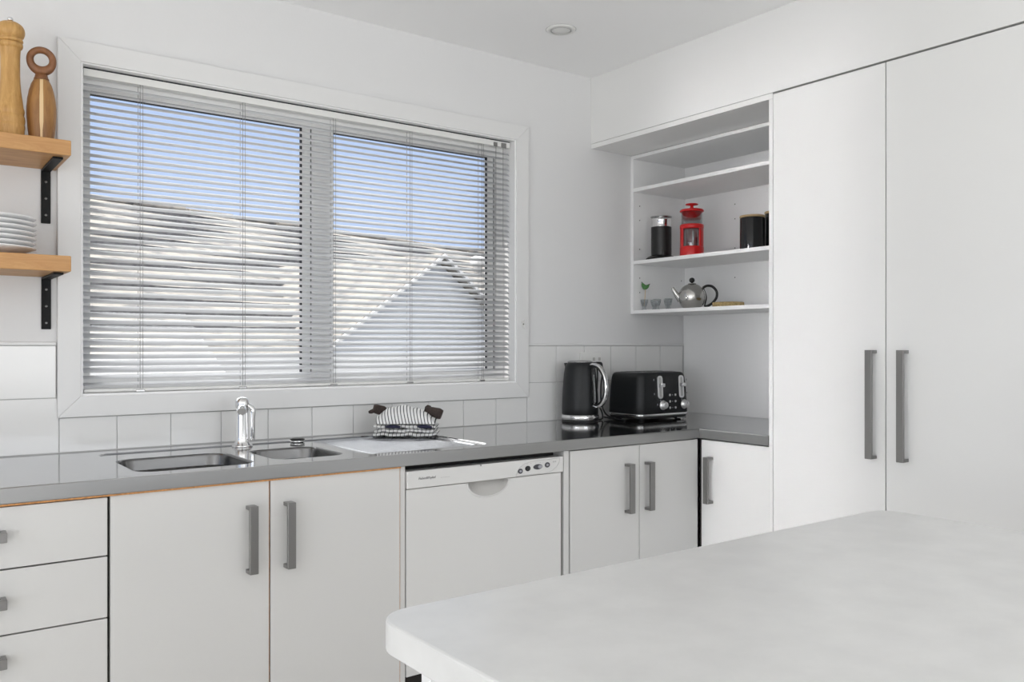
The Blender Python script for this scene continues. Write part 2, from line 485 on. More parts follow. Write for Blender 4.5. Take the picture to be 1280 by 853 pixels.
# front edge, rounded over
bm = BM()
prof = [(e, BT), (e * .3, BT - e * .3), (0, BT - e), (0, .886), (.002, .884), (.02, .884)]
path = [((x_left, YF), (0, 1)), ((2.44, YF), (1, 1)), ((2.44, 1.820), (1, 0))]
loft(bm, [[Vector((p[0] + n[0] * o_, p[1] + n[1] * o_, z)) for (o_, z) in prof] for p, n in path], False, False, closed=False, smooth=False)
obj('front_edge', bm, M['steelfront'], wt)
bm = BM()
poly(bm, [Vector((x_left, YF + .02, .884)), Vector((2.46, YF + .02, .884)), Vector((2.46, 1.822, .884)), Vector((XW - .002, 1.822, .884)), Vector((XW - .002, yb, .884)), Vector((x_left, yb, .884))], flip=True)
# closing strip at the tile side
loft(bm, [[Vector((x_left, yb, BT)), Vector((x_left, yb, .884))], [Vector((XW - .001, yb, BT)), Vector((XW - .001, yb, .884))]], False, False, closed=False)
obj('underside', bm, M['carcass'], wt)
bm = BM()
box(bm, x_left, 1.188, YF + .005, YF + .02, .8795, .8838)
obj('substrate_edge', bm, M['chip'], wt, label='orange-brown particleboard edge showing under the steel')

def bowl(name, r0, depth, inset, rad):
    x0 = min(p.x for p in r0); x1 = max(p.x for p in r0); y0 = min(p.y for p in r0); y1 = max(p.y for p in r0)
    loops = [r0]
    z = BT - .003
    for ins, dz in ((.002, -.0005), (.004, -.002), (.0055, -.006)):
        loops.append(rrect(x0 + ins, x1 - ins, y0 + ins, y1 - ins, max(rad - ins * .5, .02), z + dz))
    zb = z - depth
    for k in range(7):
        a = k / 6 * PI / 2
        ins = .0055 + inset + .03 * (1 - math.cos(a)); dz = -depth + .03 * (1 - math.sin(a))
        loops.append(rrect(x0 + ins, x1 - ins, y0 + ins, y1 - ins, rad, z + dz))
    bm = BM(); loft(bm, loops, False, False)
    fl = loops[-1]
    cx, cy = (x0 + x1) / 2, (y0 + y1) / 2
    hole = [Vector((cx + .042 * math.cos(2 * PI * i / 24), cy + .042 * math.sin(2 * PI * i / 24), zb)) for i in range(24)]
    poly(bm, fl, [hole])
    for f in bm.faces: f.smooth = True
    o = obj(name, bm, M['bowlsteel'], wt, recalc=False)
    bm = BM(); lathe(bm, [(.042, 0), (.034, -.004), (.030, -.016), (.0001, -.018)], (cx, cy, zb), 24, False, False)
    obj('drain_strainer', bm, M['chrome'], o, recalc=False)
    return o
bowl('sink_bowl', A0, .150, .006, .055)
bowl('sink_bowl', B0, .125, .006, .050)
bm = BM()
D1 = rrect(1.118, 1.502, 2.202, 2.606, .039, BT - .006)
loft(bm, [D0, D1], False, False); poly(bm, D1)
for k in range(17):
    y = 2.226 + k * .0222
    xa, xb = 1.140, 1.480
    loops = []
    for x, h in ((xa, .0), (xa + .006, .0016), (xa + .015, .0026), (xb - .015, .0026), (xb - .006, .0016), (xb, 0)):
        loops.append([Vector((x, y - .006, BT - .0062)), Vector((x, y - .003, BT - .0062 + h)), Vector((x, y + .003, BT - .0062 + h)), Vector((x, y + .006, BT - .0062))])
    loft(bm, loops, False, False, closed=False)
obj('draining_board', bm, M['drainerlit'], wt, recalc=False)
# thin plastic drying mat / bright strip at the right end of the drainer is bare steel lip
bm = BM()
tube(bm, [(1.512, 2.20, BT + .0006), (1.512, 2.60, BT + .0006)], .0022, 8, smoothpath=False, flat=.4)
obj('drainer_lip', bm, M['steel'], wt)

# ------------------------------------------------------------------ mixer tap
tx, ty = .895, 2.600
tp = thing('mixer_tap', 'chrome mixer tap standing behind the two sink bowls', 'tap', (tx, ty, BT - .003))
bm = BM(); z = BT - .003
lathe(bm, [(.031, 0), (.031, .004), (.028, .007), (.024, .010), (.0205, .016), (.0195, .03), (.0185, .100), (.0185, .118)], (tx, ty, z), 32)
obj('body', bm, M['chrome'], tp)
bm = BM()
lathe(bm, [(.0185, .1185), (.0205, .121), (.0215, .130), (.0205, .141), (.015, .149), (.006, .1525), (.0005, .153)], (tx, ty, z), 32)
obj('cap', bm, M['chrome'], tp)
bm = BM()
tube(bm, [(tx + .004, ty - .004, z + .130), (tx + .018, ty - .012, z + .124), (tx + .026, ty - .018, z + .112), (tx + .026, ty - .018, z + .080), (tx + .026, ty - .018, z + .020)], [.009, .0095, .0095, .0085, .0075], 16, flat=.9)
obj('lever', bm, M['chrome'], tp)
bm = BM()
tube(bm, [(tx - .004, ty - .008, z + .112), (tx - .018, ty - .050, z + .122), (tx - .034, ty - .095, z + .124), (tx - .040, ty - .112, z + .116)], [.014, .0135, .013, .0125], 16)
obj('spout', bm, M['chrome'], tp)

# sink plug
pg = thing('sink_plug', 'small black and chrome sink plug lying behind the small bowl', 'plug', (1.078, 2.612, BT - .003))
obj('plug_disc', lathe(BM(), [(.018, 0), (.0225, .003), (.0225, .006), (.020, .0075)], (1.078, 2.612, BT - .003), 28), M['chrome'], pg)
obj('rubber_ring', lathe(BM(), [(.0200, .0076), (.0235, .0085), (.0235, .0105), (.016, .0125), (.001, .0130)], (1.078, 2.612, BT - .003), 28), M['blackplastic'], pg)

# ------------------------------------------------------------------ base cabinets
FYd = YF + .012    # front plane of the base doors
def vhandle(door, x, z0, z1, y_face, axis='y'):
    bm = BM()
    d = .032; w2 = .011; t = .009
    if axis == 'y':
        box(bm, x - w2, x + w2, y_face - d, y_face - d + t, z0, z1, .0008, 1)
        for zz in (z0, z1 - .010):
            box(bm, x - w2, x + w2, y_face - d + t, y_face - .0002, zz + .0004, zz + .0096)
    else:   # faces -x ; x is then the y position
        box(bm, y_face - d, y_face - d + t, x - w2, x + w2, z0, z1, .0008, 1)
        for zz in (z0, z1 - .010):
            box(bm, y_face - d + t, y_face - .0002, x - w2, x + w2, zz + .0004, zz + .0096)
    obj('handle', bm, M['nickel'], door)

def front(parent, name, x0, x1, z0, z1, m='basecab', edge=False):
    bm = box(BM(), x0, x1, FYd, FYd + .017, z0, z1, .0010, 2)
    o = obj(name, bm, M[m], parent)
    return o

KICK = .12
def carcass(parent, x0, x1, y0, top=.8785):
    bm = BM()
    t = .016
    box(bm, x0, x0 + t, y0, YW - .02, KICK, top); box(bm, x1 - t, x1, y0, YW - .02, KICK, top)
    box(bm, x0 + t, x1 - t, y0, YW - .02, KICK, KICK + t); box(bm, x0 + t, x1 - t, YW - .03, YW - .02, KICK + t, top)
    box(bm, x0 + t, x1 - t, y0, y0 + .035, top - t, top)
    obj('carcass', bm, M['carcass'], parent)
    obj('toe_kick', box(BM(), x0, x1, y0 + .05, y0 + .066, 0, KICK - .0005), M['basecab'], parent)

FB = FYd + .0185
dr = thing('drawer_cabinet', 'white base cabinet with a bank of drawers left of the sink cabinet', 'cabinet', (.13, FYd, 0))
carcass(dr, -.155, .4235, FB)
for z0_, z1_, hz in ((.7430, .8765, .816), (.6000, .7395, .672), (.4000, .5965, .545), (.1400, .3965, .345)):
    d = front(dr, 'drawer', -.153, .4220, z0_, z1_)
    bm = BM(); y_ = FYd
    box(bm, .049, .219, y_ - .032, y_ - .023, hz - .011, hz + .011, .0008, 1)
    for xx in (.0494, .2086): box(bm, xx, xx + .010, y_ - .023, y_ - .0002, hz - .0108, hz + .0108)
    obj('handle', bm, M['nickel'], d)
lf = thing('left_base_cabinet', 'white base cabinet at the far left end of the run, past the drawers', 'cabinet', (-.9, FYd, 0))
carcass(lf, -1.598, -.157, FB)
for a, b in ((-1.596, -.878), (-.874, -.1565)):
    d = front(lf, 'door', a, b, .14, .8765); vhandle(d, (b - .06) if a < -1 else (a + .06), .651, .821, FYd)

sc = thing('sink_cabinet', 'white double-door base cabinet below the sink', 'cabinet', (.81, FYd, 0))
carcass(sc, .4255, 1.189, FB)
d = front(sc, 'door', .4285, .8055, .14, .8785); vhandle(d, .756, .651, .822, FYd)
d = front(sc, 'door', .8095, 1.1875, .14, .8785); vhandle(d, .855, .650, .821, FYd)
for xa, xb in ((.8058, .8068), (1.1877, 1.1890)): obj('edge_strip', box(BM(), xa, xb, FYd + .0015, FYd + .017, .14, .878), M['chip'], sc, label='worn brown board edge beside the door')

# gable panels each side of the dishwasher
tag(obj('filler_panel', box(BM(), 1.1900, 1.2065, FYd + .003, YW - .02, 0, .8835, .0008, 1), M['basecab']), 'narrow white upright panel between sink cabinet and dishwasher', 'panel')
tag(obj('filler_panel', box(BM(), 1.7975, 1.8195, FYd + .003, YW - .02, 0, .8835, .0008, 1), M['basecab']), 'narrow white upright panel to the right of the dishwasher', 'panel')

# ------------------------------------------------------------------ dishwasher
dw = thing('dishwasher', 'white built-in dishwasher with control buttons under the steel worktop', 'dishwasher', (1.5, FYd, 0))
dx0, dx1 = 1.2095, 1.7845
obj('tub', box(BM(), dx0 + .004, dx1 - .004, FYd + .05, YW - .06, .02, .862), M['carcass'], dw)
obj('side_shadow_strip', box(BM(), dx0 + .002, 1.7955, FYd + .055, FYd + .07, .02, .8835), M['gap'], dw, label='dark strip painted as the shade in the gap round the dishwasher')  # near-black backing paints in the shade of the gap
# door panel with a half-moon grip cut into it
gx, gz, gr_ = 1.4965, .8115, .0745
gd = .043
def half_moon(n=24):
    return [(gx + gr_ * math.cos(PI + PI * i / n), gz + gd * math.sin(PI + PI * i / n)) for i in range(n + 1)]
bm = BM(); fy = FYd + .001
hm = half_moon()
zt = .8140
pts = [(dx0, .2780), (dx1 - .001, .2780), (dx1 - .001, zt), (gx + gr_, zt)] + [(x, z) for x, z in hm[::-1]] + [(gx - gr_, zt), (dx0, zt)]
fr = [bm.verts.new((x, fy, z)) for x, z in pts]; bk = [bm.verts.new((x, fy + .045, z)) for x, z in pts]
bm.faces.new(fr); bm.faces.new(bk[::-1])
for i in range(len(pts)):
    j = (i + 1) % len(pts); bm.faces.new((fr[i], bk[i], bk[j], fr[j]))
dd = obj('door_panel', bm, M['dwwhite'], dw)
# sloping grip recess
bm = BM()
fr = [bm.verts.new((x, fy + .002, z)) for x, z in hm]; top = [bm.verts.new((x, fy + .030, gz + .001)) for x, z in hm]
for i in range(len(hm) - 1): bm.faces.new((fr[i], fr[i + 1], top[i + 1], top[i]))
bm.faces.new([bm.verts.new((gx - gr_, fy + .0305, gz + .004)), bm.verts.new((gx + gr_, fy + .0305, gz + .004)), bm.verts.new((gx + gr_, fy + .0305, gz - gd)), bm.verts.new((gx - gr_, fy + .0305, gz - gd))])
obj('grip_recess', bm, M['dwgrey'], dd, label='grey half-moon hand grip recess')
bm = BM()
rim = [(gx + (gr_ + .0035) * math.cos(PI + PI * i / 24), gz + (gd + .0035) * math.sin(PI + PI * i / 24)) for i in range(25)]
tube(bm, [(x, fy - .0002, z) for x, z in rim], .0028, 8, smoothpath=False)
obj('grip_rim', bm, M['dwwhite'], dd)
# control fascia (slightly proud, wider at right)
bm = box(BM(), dx0, 1.7895, FYd - .004, FYd + .04, .8165, .8670, .0020, 2)
cf = obj('control_panel', bm, M['dwwhite'], dw)
ys = FYd - .0046
# outlined button island
bm = BM()
path = [(1.597, .8195), (1.602, .832), (1.612, .845), (1.632, .856), (1.665, .8605), (1.775, .8625), (1.771, .848), (1.760, .834), (1.742, .824), (1.715, .8195), (1.597, .8195)]
tube(bm, [(x, ys + .0003, z) for x, z in path], .0006, 6, smoothpath=False)
obj('button_outline', bm, M['dwline'], cf)
def disc(bm, cx, cz, rx, rz, y, th=.0012, n=24, sh=0):
    loft(bm, [[Vector((cx + rx * math.cos(2 * PI * i / n), y - t_, cz + rz * math.sin(2 * PI * i / n) + sh * rx * math.cos(2 * PI * i / n))) for i in range(n)] for t_ in (0, th)])
    return bm
for (u_, w_, rx, m_) in ((1.6135, .8335, .0095, 'button'), (1.6430, .8395, .0105, 'blackgloss'), (1.6835, .8415, .0185, 'button'), (1.7220, .8445, .0105, 'button')):
    b_ = obj('button', disc(BM(), u_, w_, rx, .0080 if rx < .01 else .0085, ys), M[m_], cf)
    if m_ == 'button':
        if rx > .015: obj('button_face', disc(BM(), u_ + .008, w_, .0085, .0052, ys - .0013), M['buttonlight'], b_)
        else: obj('button_face', disc(BM(), u_, w_, .0045, .0035, ys - .0013), M['buttonlight'], b_)
for u_ in (1.641, 1.656, 1.675, 1.693):
    obj('indicator_light', disc(BM(), u_, .8545, .0016, .0013, ys, .0004, 8), M['dwline'], cf)
for u_ in (1.748, 1.756): obj('printed_mark', disc(BM(), u_, .8525, .0030, .0026, ys, .0003, 10), M['dwline'], cf)
obj('vent_slot', box(BM(), 1.4625, 1.4655, FYd - .0047, FYd - .0035, .8615, .8665), M['button'], cf)
# badge
def text_obj(txt, size, x, y, z, parent, m, shear=.25, ext=.0003):
    cu = bpy.data.curves.new('badge_curve', 'FONT'); cu.body = txt; cu.size = size; cu.shear = shear; cu.extrude = ext; cu.offset = 0
    to = bpy.data.objects.new('badge_tmp', cu); COL.objects.link(to)
    dg = bpy.context.evaluated_depsgraph_get(); dg.update()
    me = bpy.data.meshes.new_from_object(to.evaluated_get(dg))
    bpy.data.objects.remove(to); bpy.data.curves.remove(cu)
    bm = BM(); bm.from_mesh(me); bpy.data.meshes.remove(me)
    bmesh.ops.transform(bm, matrix=Matrix.Translation((x, y, z)) @ Matrix.Rotation(PI / 2, 4, 'X'), verts=bm.verts)
    return obj('printed_badge', bm, m, parent, recalc=False)
text_obj('Fisher&Paykel', .0102, 1.246, FYd - .0043, .8405, cf, M['text'])
bm = BM()
for k in range(5): box(bm, 1.322 + k * .0065, 1.3255 + k * .0065, FYd - .0046, FYd - .0042, .8395, .8412)
obj('small_print', bm, M['dwline'], cf)
obj('lower_panel', box(BM(), dx0 + .004, dx1 - .004, FYd + .045, FYd + .049, .10, .272), M['gap'], dw, label='dark recess under the dishwasher door')

# ------------------------------------------------------------------ corner cabinets
cc = thing('corner_cabinet', 'white double-door base cabinet right of the dishwasher, under kettle and toaster', 'cabinet', (2.13, FYd, 0))
carcass(cc, 1.8205, 2.452, FB)
d = front(cc, 'door', 1.8235, 2.1395, .14, .8800); vhandle(d, 2.080, .649, .820, FYd)
d = front(cc, 'door', 2.1425, 2.4445, .14, .8800); vhandle(d, 2.177, .649, .819, FYd)
rb = thing('right_base_cabinet', 'white single-door base cabinet on the right-hand run beside the tall pantry', 'cabinet', (2.7, 1.95, 0))
XD = 2.452
bm = BM()
box(bm, XD + .0185, XW - .02, 1.8225, 1.838, KICK, .8785); box(bm, XD + .0185, XW - .02, 2.10, 2.116, KICK, .8785); box(bm, XD + .0185, XW - .02, 1.838, 2.10, KICK, KICK + .016)
box(bm, XW - .03, XW - .02, 1.838, 2.10, KICK + .016, .8785)
obj('carcass', bm, M['carcass'], rb)
obj('toe_kick', box(BM(), XD + .06, XD + .076, 1.8225, 2.116, 0, KICK - .0005), M['basecab'], rb)
d = obj('door', box(BM(), XD, XD + .017, 1.8215, 2.1265, .14, .8795, .001, 2), M['cab'], rb)
vhandle(d, 2.082, .649, .819, XD, axis='x')
obj('corner_gap_strip', box(BM(), XD + .004, XD + .017, 2.1275, 2.1375, .14, .8790), M['gap'], rb, label='dark shadow gap at the inside corner')

# ------------------------------------------------------------------ tall pantry
pn = thing('pantry_cabinet', 'tall white pantry cabinet with long brushed handles on the right-hand wall', 'cabinet', (2.7, 1.2, 0))
bm = BM()
box(bm, XF + .0005, XW - .001, 1.8030, 1.8185, 0, 2.0685, .0006, 1)
obj('end_panel', bm, M['cab'], pn)
bm = BM()
box(bm, XF + .020, XW - .001, .5985, 1.8015, .10, 2.084)
obj('carcass', bm, M['gap'], pn)
obj('toe_kick', box(BM(), XF + .05, XF + .066, .60, 1.80, 0, .10), M['cab'], pn)
obj('side_panel', box(BM(), XF + .001, XW - .001, .580, .5975, 0, 2.086), M['cab'], pn)
for a, b, h in ((1.3990, 1.8010, 1.4365), (.9960, 1.3955, 1.3365), (.6000, .9925, .9200)):
    d = obj('door', box(BM(), XF, XF + .017, a, b, .13, 2.0835, .0010, 2), M['cab'], pn)
    vhandle(d, h, .883, 1.214, XF, axis='x')

# ------------------------------------------------------------------ open shelf unit
SX = 2.675
su = thing('open_shelf_unit', 'white open shelf unit fixed in the corner beside the tall pantry', 'shelf unit', (2.85, 2.3, 1.369))
sy0, sy1 = 1.8195, YW - .001
obj('side_panel', box(BM(), SX, XW - .001, 2.7095, sy1, 1.369, 2.0675, .0006, 1), M['shelfwhite'], su)
obj('back_panel', box(BM(), XW - .008, XW - .001, sy0, 2.709, 1.385, 2.0525), M['shelfwhite'], su)
obj('top_panel', box(BM(), SX, XW - .001, sy0, 2.709, 2.0530, 2.0675, .0006, 1), M['shelfwhite'], su)
for z1_ in (1.923, 1.603):
    obj('shelf', box(BM(), SX + .001, XW - .0085, sy0, 2.709, z1_ - .0155, z1_, .0006, 1), M['shelfwhite'], su)
obj('shelf', box(BM(), SX, XW - .001, sy0, 2.709, 1.369, 1.3845, .0006, 1), M['shelfwhite'], su)
for z_ in (1.849, 1.786, 1.657, 1.529, 1.465):
    for x_ in (2.715, 2.985):
        obj('pin_hole', lathe(BM(), [(.0025, 0), (.0025, .0006)], (x_, 2.7094, z_), 10, axis=(0, -1, 0)), M['gap'], su)
for z_ in (1.848, 1.784, 1.656, 1.527): obj('pin_hole', lathe(BM(), [(.0025, 0), (.0025, .0006)], (XW - .0081, 2.418, z_), 10, axis=(-1, 0, 0)), M['gap'], su)

# ------------------------------------------------------------------ downlight
dl = thing('downlight', 'round white recessed downlight in the ceiling', 'light', (1.976, 2.369, CE))
bm = BM(); lathe(bm, [(.036, -.002), (.0375, -.0055), (.044, -.0060), (.052, -.0035), (.0535, -.0003)], (1.976, 2.369, CE), 48, False, False)
lathe(bm, [(.0355, -.001), (.036, -.0021)], (1.976, 2.369, CE), 48, False, False)
obj('trim_ring', bm, M['white_plastic'], dl)
bm = BM(); lathe(bm, [(.0345, -.0035), (.030, -.0048), (.015, -.0060), (.001, -.0064)], (1.976, 2.369, CE), 40, False, True)
obj('lens', bm, M['lens'], dl)
for ra_, rb_, rz_ in ((.0345, .0368, -.0062), (.0535, .0550, -.0006)): obj('shadow_ring', lathe(BM(), [(ra_, rz_ + .0004), (ra_, rz_), (rb_, rz_), (rb_, rz_ + .0004)], (1.976, 2.369, CE), 48, False, False), M['dwline'], dl)

# ------------------------------------------------------------------ island
IX0, IX1, IY1, IY0 = .450, 1.512, .876, -.75
isl = thing('island_bench', 'kitchen island with a pale mottled laminate top in the foreground', 'island', (.98, 0, 0))
bm = BM()
def itop(ins, z): return rrect(IX0 + ins, IX1 - ins, IY0 + ins, IY1 - ins, .045 - ins, z, 10)
loft(bm, [itop(.003, BT - .036), itop(.0008, BT - .0345), itop(0, BT - .033), itop(0, BT - .003), itop(.0008, BT - .001), itop(.003, BT)], True, True, smooth=False)
obj('benchtop', bm, M['island'], isl)
for ya in (.830, -.72): obj('end_panel', box(BM(), .500, 1.480, ya, ya + .02, 0, BT - .0362, .001, 1), M['islandbody'], isl)
obj('body', box(BM(), .520, 1.470, -.70, .830, .10, BT - .0362), M['islandgrey'], isl)
obj('toe_kick', box(BM(), .56, 1.43, -.70, .83, 0, .0995), M['islandbody'], isl)

# ------------------------------------------------------------------ floating shelves, brackets
def floating(z0_, z1_, label):
    o = tag(obj('floating_shelf', box(BM(), -.60, .4035, 2.486, YW - .0005, z0_, z1_, .0025, 2), M['oak']), label, 'shelf', 'oak floating shelves left of the window')
    return o
floating(1.7255, 1.7655, 'thick oak floating shelf left of the window, the upper one under the wooden mills')
floating(1.4210, 1.4625, 'thick oak floating shelf left of the window, the lower one under the white plates')
def bracket(x, ztop, L, label):
    t = thing('shelf_bracket', label, 'bracket', (x, YW - .003, ztop - L), 'black steel brackets under the oak shelves')
    bm = BM()
    box(bm, x - .012, x + .012, YW - .0065, YW - .0005, ztop - L, ztop - .0002, .001, 1)
    box(bm, x - .012, x + .012, 2.515, YW - .0065, ztop - .0062, ztop - .0002, .001, 1)
    obj('arm', bm, M['black'], t)
    for k in range(3):
        zz = ztop - .035 - k * .047
        b2 = lathe(BM(), [(.0035, 0), (.0035, .0012), (.0015, .0022), (.0005, .0022)], (x, YW - .0066, zz), 14, axis=(0, -1, 0))
        obj('screw', b2, M['nickel'] if k or True else M['black'], t)
    return t
bracket(.377, 1.7252, .152, 'black steel bracket at the right end of the upper oak shelf')
bracket(.378, 1.4207, .147, 'black steel bracket at the right end of the lower oak shelf')
bracket(-.45, 1.7252, .152, 'black steel bracket at the far left end of the upper oak shelf')
bracket(-.45, 1.4207, .147, 'black steel bracket at the far left end of the lower oak shelf')

# pepper mill
zs = 1.7657
mx_, my_ = .277, 2.603
pm = thing('pepper_mill', 'tall turned oak pepper mill with a metal top knob on the upper shelf', 'pepper mill', (mx_, my_, zs))
K = .000432
def P_(lst, y_bot=815):   # (photo-crop row, radius in the same unit)
    return [(r * K, (y_bot - y) * K) for y, r in lst]
bm = BM()
lathe(bm, P_([(815, 74), (812, 77), (738, 77), (732, 79), (722, 80), (712, 79), (706, 76), (702, 76), (695, 79), (678, 81), (660, 79), (652, 75), (646, 74), (640, 76), (625, 78), (612, 76), (600, 72), (560, 67), (500, 59), (450, 55), (400, 53), (300, 53.5), (246, 56), (240, 60), (236, 65), (226, 69), (214, 69), (208, 66)]), (mx_, my_, zs), 48)
obj('body', bm, M['oakturn'], pm)
bm = BM()
lathe(bm, P_([(206, 63), (203, 66), (196, 71), (186, 69), (180, 62), (176, 66), (168, 73), (150, 79), (135, 80), (118, 77), (102, 69), (92, 58), (84, 44), (80, 28), (79, 10)]), (mx_, my_, zs), 48)
obj('head', bm, M['oakturn'], pm)
bm = BM()
lathe(bm, P_([(80, 9), (74, 9), (72, 15), (66, 17), (58, 17), (52, 13), (49, 6)]), (mx_, my_, zs), 24)
obj('knob', bm, M['chrome'], pm)

# bottle opener with ring handle
ox, oy = .350, 2.603
bo = thing('ring_handled_mill', 'wooden grinder with dark ring handle and pale stripe, beside the pepper mill', 'grinder', (ox, oy, zs))
K = .00044
bm = BM()
lathe(bm, P_([(822, 60), (815, 63), (780, 68), (740, 73), (690, 78), (640, 81), (590, 81), (540, 77), (490, 68), (450, 57), (428, 46), (420, 42)], 822), (ox, oy, zs), 48)
obj('body', bm, M['acacia'], bo)
# pale stripe inlaid down the face towards the room
bm = BM(); va = math.atan2(-oy, -ox)
rows = []
for y, r in [(822, 60), (780, 68), (740, 73), (690, 78), (640, 81), (590, 81), (540, 77), (490, 68), (450, 57), (424, 44)]:
    rr = r * K + .0004; ww = .0036 if y > 500 else .003
    ww = ww * (1.25 if y < 700 else .8)
    rows.append([Vector((ox + rr * math.cos(va + s_ * ww / rr), oy + rr * math.sin(va + s_ * ww / rr), zs + (822 - y) * K)) for s_ in (-1, 0, 1)])
loft(bm, rows, False, False, closed=False)
obj('pale_stripe', bm, M['palewood'], bo)
bm = BM()
lathe(bm, P_([(419, 42), (412, 42), (405, 38), (385, 33)], 822), (ox, oy, zs), 32)
# ring: flattened torus facing the room, thicker at its foot
rc = Vector((ox, oy, zs + (822 - 296) * K))
right = Vector((-math.sin(va), math.cos(va), 0)); right = -right if right.x < 0 else right
upv = Vector((0, 0, 1)); fwd = Vector((math.cos(va), math.sin(va), 0))
loops = []
for i in range(48):
    a = 2 * PI * i / 48
    foot = max(0, -math.sin(a)) ** 2
    ro, ri = (82 + 14 * foot) * K, (41 - 4 * foot) * K
    ro *= 1.0; c_ = (ro + ri) / 2; h_ = (ro - ri) / 2
    dirv = right * math.cos(a) + upv * math.sin(a)
    loops.append([rc + dirv * (c_ + h_ * math.cos(2 * PI * k / 12)) + fwd * (.011 * math.sin(2 * PI * k / 12)) for k in range(12)])
rows = [[bm.verts.new(p) for p in lp] for lp in loops]
for i in range(48):
    for k in range(12):
        f = bm.faces.new((rows[i][k], rows[i][(k + 1) % 12], rows[(i + 1) % 48][(k + 1) % 12], rows[(i + 1) % 48][k])); f.smooth = True
obj('ring_handle', bm, M['walnut'], bo)

# plates
def plate_bm(cx, cy, z, R=.122):
    bm = BM()
    lathe(bm, [(.055, 0), (.066, 0), (.068, .003), (.082, .006), (R - .008, .0165), (R, .0195), (R + .0006, .0210), (R - .001, .0222), (R - .010, .0195), (.084, .0095), (.066, .0070), (.001, .0066)], (cx, cy, z), 64)
    return bm
pcx, pcy = .215, 2.603
names = ['bottom', 'sixth from the top', 'fifth from the top', 'fourth from the top', 'third from the top', 'second from the top', 'topmost']
first = obj('dinner_plate', plate_bm(pcx, pcy, 1.4627), M['plate'])
tag(first, 'white dinner plate on the lower oak shelf, bottom of the stack', 'plate', 'white plates stacked on the lower shelf')
for k in range(1, 7):
    c = first.copy(); COL.objects.link(c); c.location.z += .0132 * k; c.location.x += random.uniform(-.0015, .0015)
    c['label'] = 'white dinner plate on the lower oak shelf, %s of the stack' % names[k]

# ------------------------------------------------------------------ power point
pp = thing('power_socket', 'white double power socket on the tiles behind the kettle', 'socket', (2.428, YW - .008, 1.127))
obj('face_plate', box(BM(), 2.369, 2.487, YW - .0165, YW - .0078, 1.127, 1.200, .003), M['white_plastic'], pp)
for x_ in (2.442, 2.474):
    obj('rocker_switch', box(BM(), x_ - .006, x_ + .006, YW - .0195, YW - .0166, 1.164, 1.178, .001), M['dwgrey'], pp)
for x_ in (2.395, 2.455):
    for dx_ in (-.006, .006): obj('pin_slot', box(BM(), x_ + dx_ - .001, x_ + dx_ + .001, YW - .0170, YW - .0163, 1.142, 1.150), M['gap'], pp)

# ------------------------------------------------------------------ kettle
kx, ky = 2.288, 2.622; kz = BT + .0002
kt = thing('electric_kettle', 'matte black electric kettle with chrome handle and base on the worktop', 'kettle', (kx, ky, kz))
obj('power_base', lathe(BM(), [(.070, 0), (.074, .001), (.074, .006), (.070, .009)], (kx, ky, kz), 48), M['blackplastic'], kt)
bm = BM(); lathe(bm, [(.072, .0095), (.0765, .011), (.0775, .020), (.0760, .0290), (.073, .0295)], (kx, ky, kz), 56)
obj('chrome_band', bm, M['chrome'], kt)
bm = BM(); lathe(bm, [(.072, .030), (.0738, .032), (.0735, .060), (.0720, .110), (.0690, .160), (.0655, .195), (.0620, .218), (.0575, .232), (.0510, .2385), (.050, .2395)], (kx, ky, kz), 64)
obj('body', bm, M['blackmatte'], kt)
bm = BM(); lathe(bm, [(.0500, .2397), (.0515, .2405), (.0500, .2440), (.0400, .2475), (.0100, .2490), (.0005, .2490)], (kx, ky, kz), 48)
obj('lid', bm, M['steelsatin'], kt)
hd = Vector((.185, -.98, 0)).normalized(); sd = Vector((-hd.y, hd.x, 0))
def kp(r, z, s=0): return Vector((kx, ky, kz)) + hd * r + sd * s + Vector((0, 0, z))
def dloop(path, wd, th):
    """strip of rounded section along a path in the handle's plane"""
    loops = []
    n = len(path)
    for i, (r, z) in enumerate(path):
        a = path[max(i - 1, 0)]; b = path[min(i + 1, n - 1)]
        t = Vector((b[0] - a[0], b[1] - a[1])).normalized(); nn = Vector((-t.y, t.x))
        w_ = wd[i] if isinstance(wd, list) else wd
        t_ = th[i] if isinstance(th, list) else th
        loops.append([kp(r + nn.x * t_ * math.sin(2 * PI * k / 12), z + nn.y * t_ * math.sin(2 * PI * k / 12), w_ * math.cos(2 * PI * k / 12)) for k in range(12)])
    return loops
def catm(P, k=6):
    out = []
    for i in range(len(P) - 1):
        p0 = Vector(P[max(i - 1, 0)]); p1 = Vector(P[i]); p2 = Vector(P[i + 1]); p3 = Vector(P[min(i + 2, len(P) - 1)])
        for j in range(k):
            t = j / k
            q = .5 * ((2 * p1) + (-p0 + p2) * t + (2 * p0 - 5 * p1 + 4 * p2 - p3) * t * t + (-p0 + 3 * p1 - 3 * p2 + p3) * t ** 3); out.append((q.x, q.y))
    out.append(tuple(P[-1])); return out
outer = catm([(.050, .228), (.075, .232), (.104, .220), (.125, .190), (.134, .150), (.131, .110), (.115, .078), (.090, .064), (.070, .068)])
bm = BM(); loft(bm, dloop(outer, .0125, .0062))
hh = obj('handle', bm, M['chrome'], kt)
inner = [(r - .008 if r > .08 else r - .003, z + (.15 - z) * .075) for r, z in outer]
bm = BM(); loft(bm, dloop(inner[3:-2], .0095, .004))
obj('handle_grip', bm, M['blackplastic'], hh, label='black inner grip of the handle')
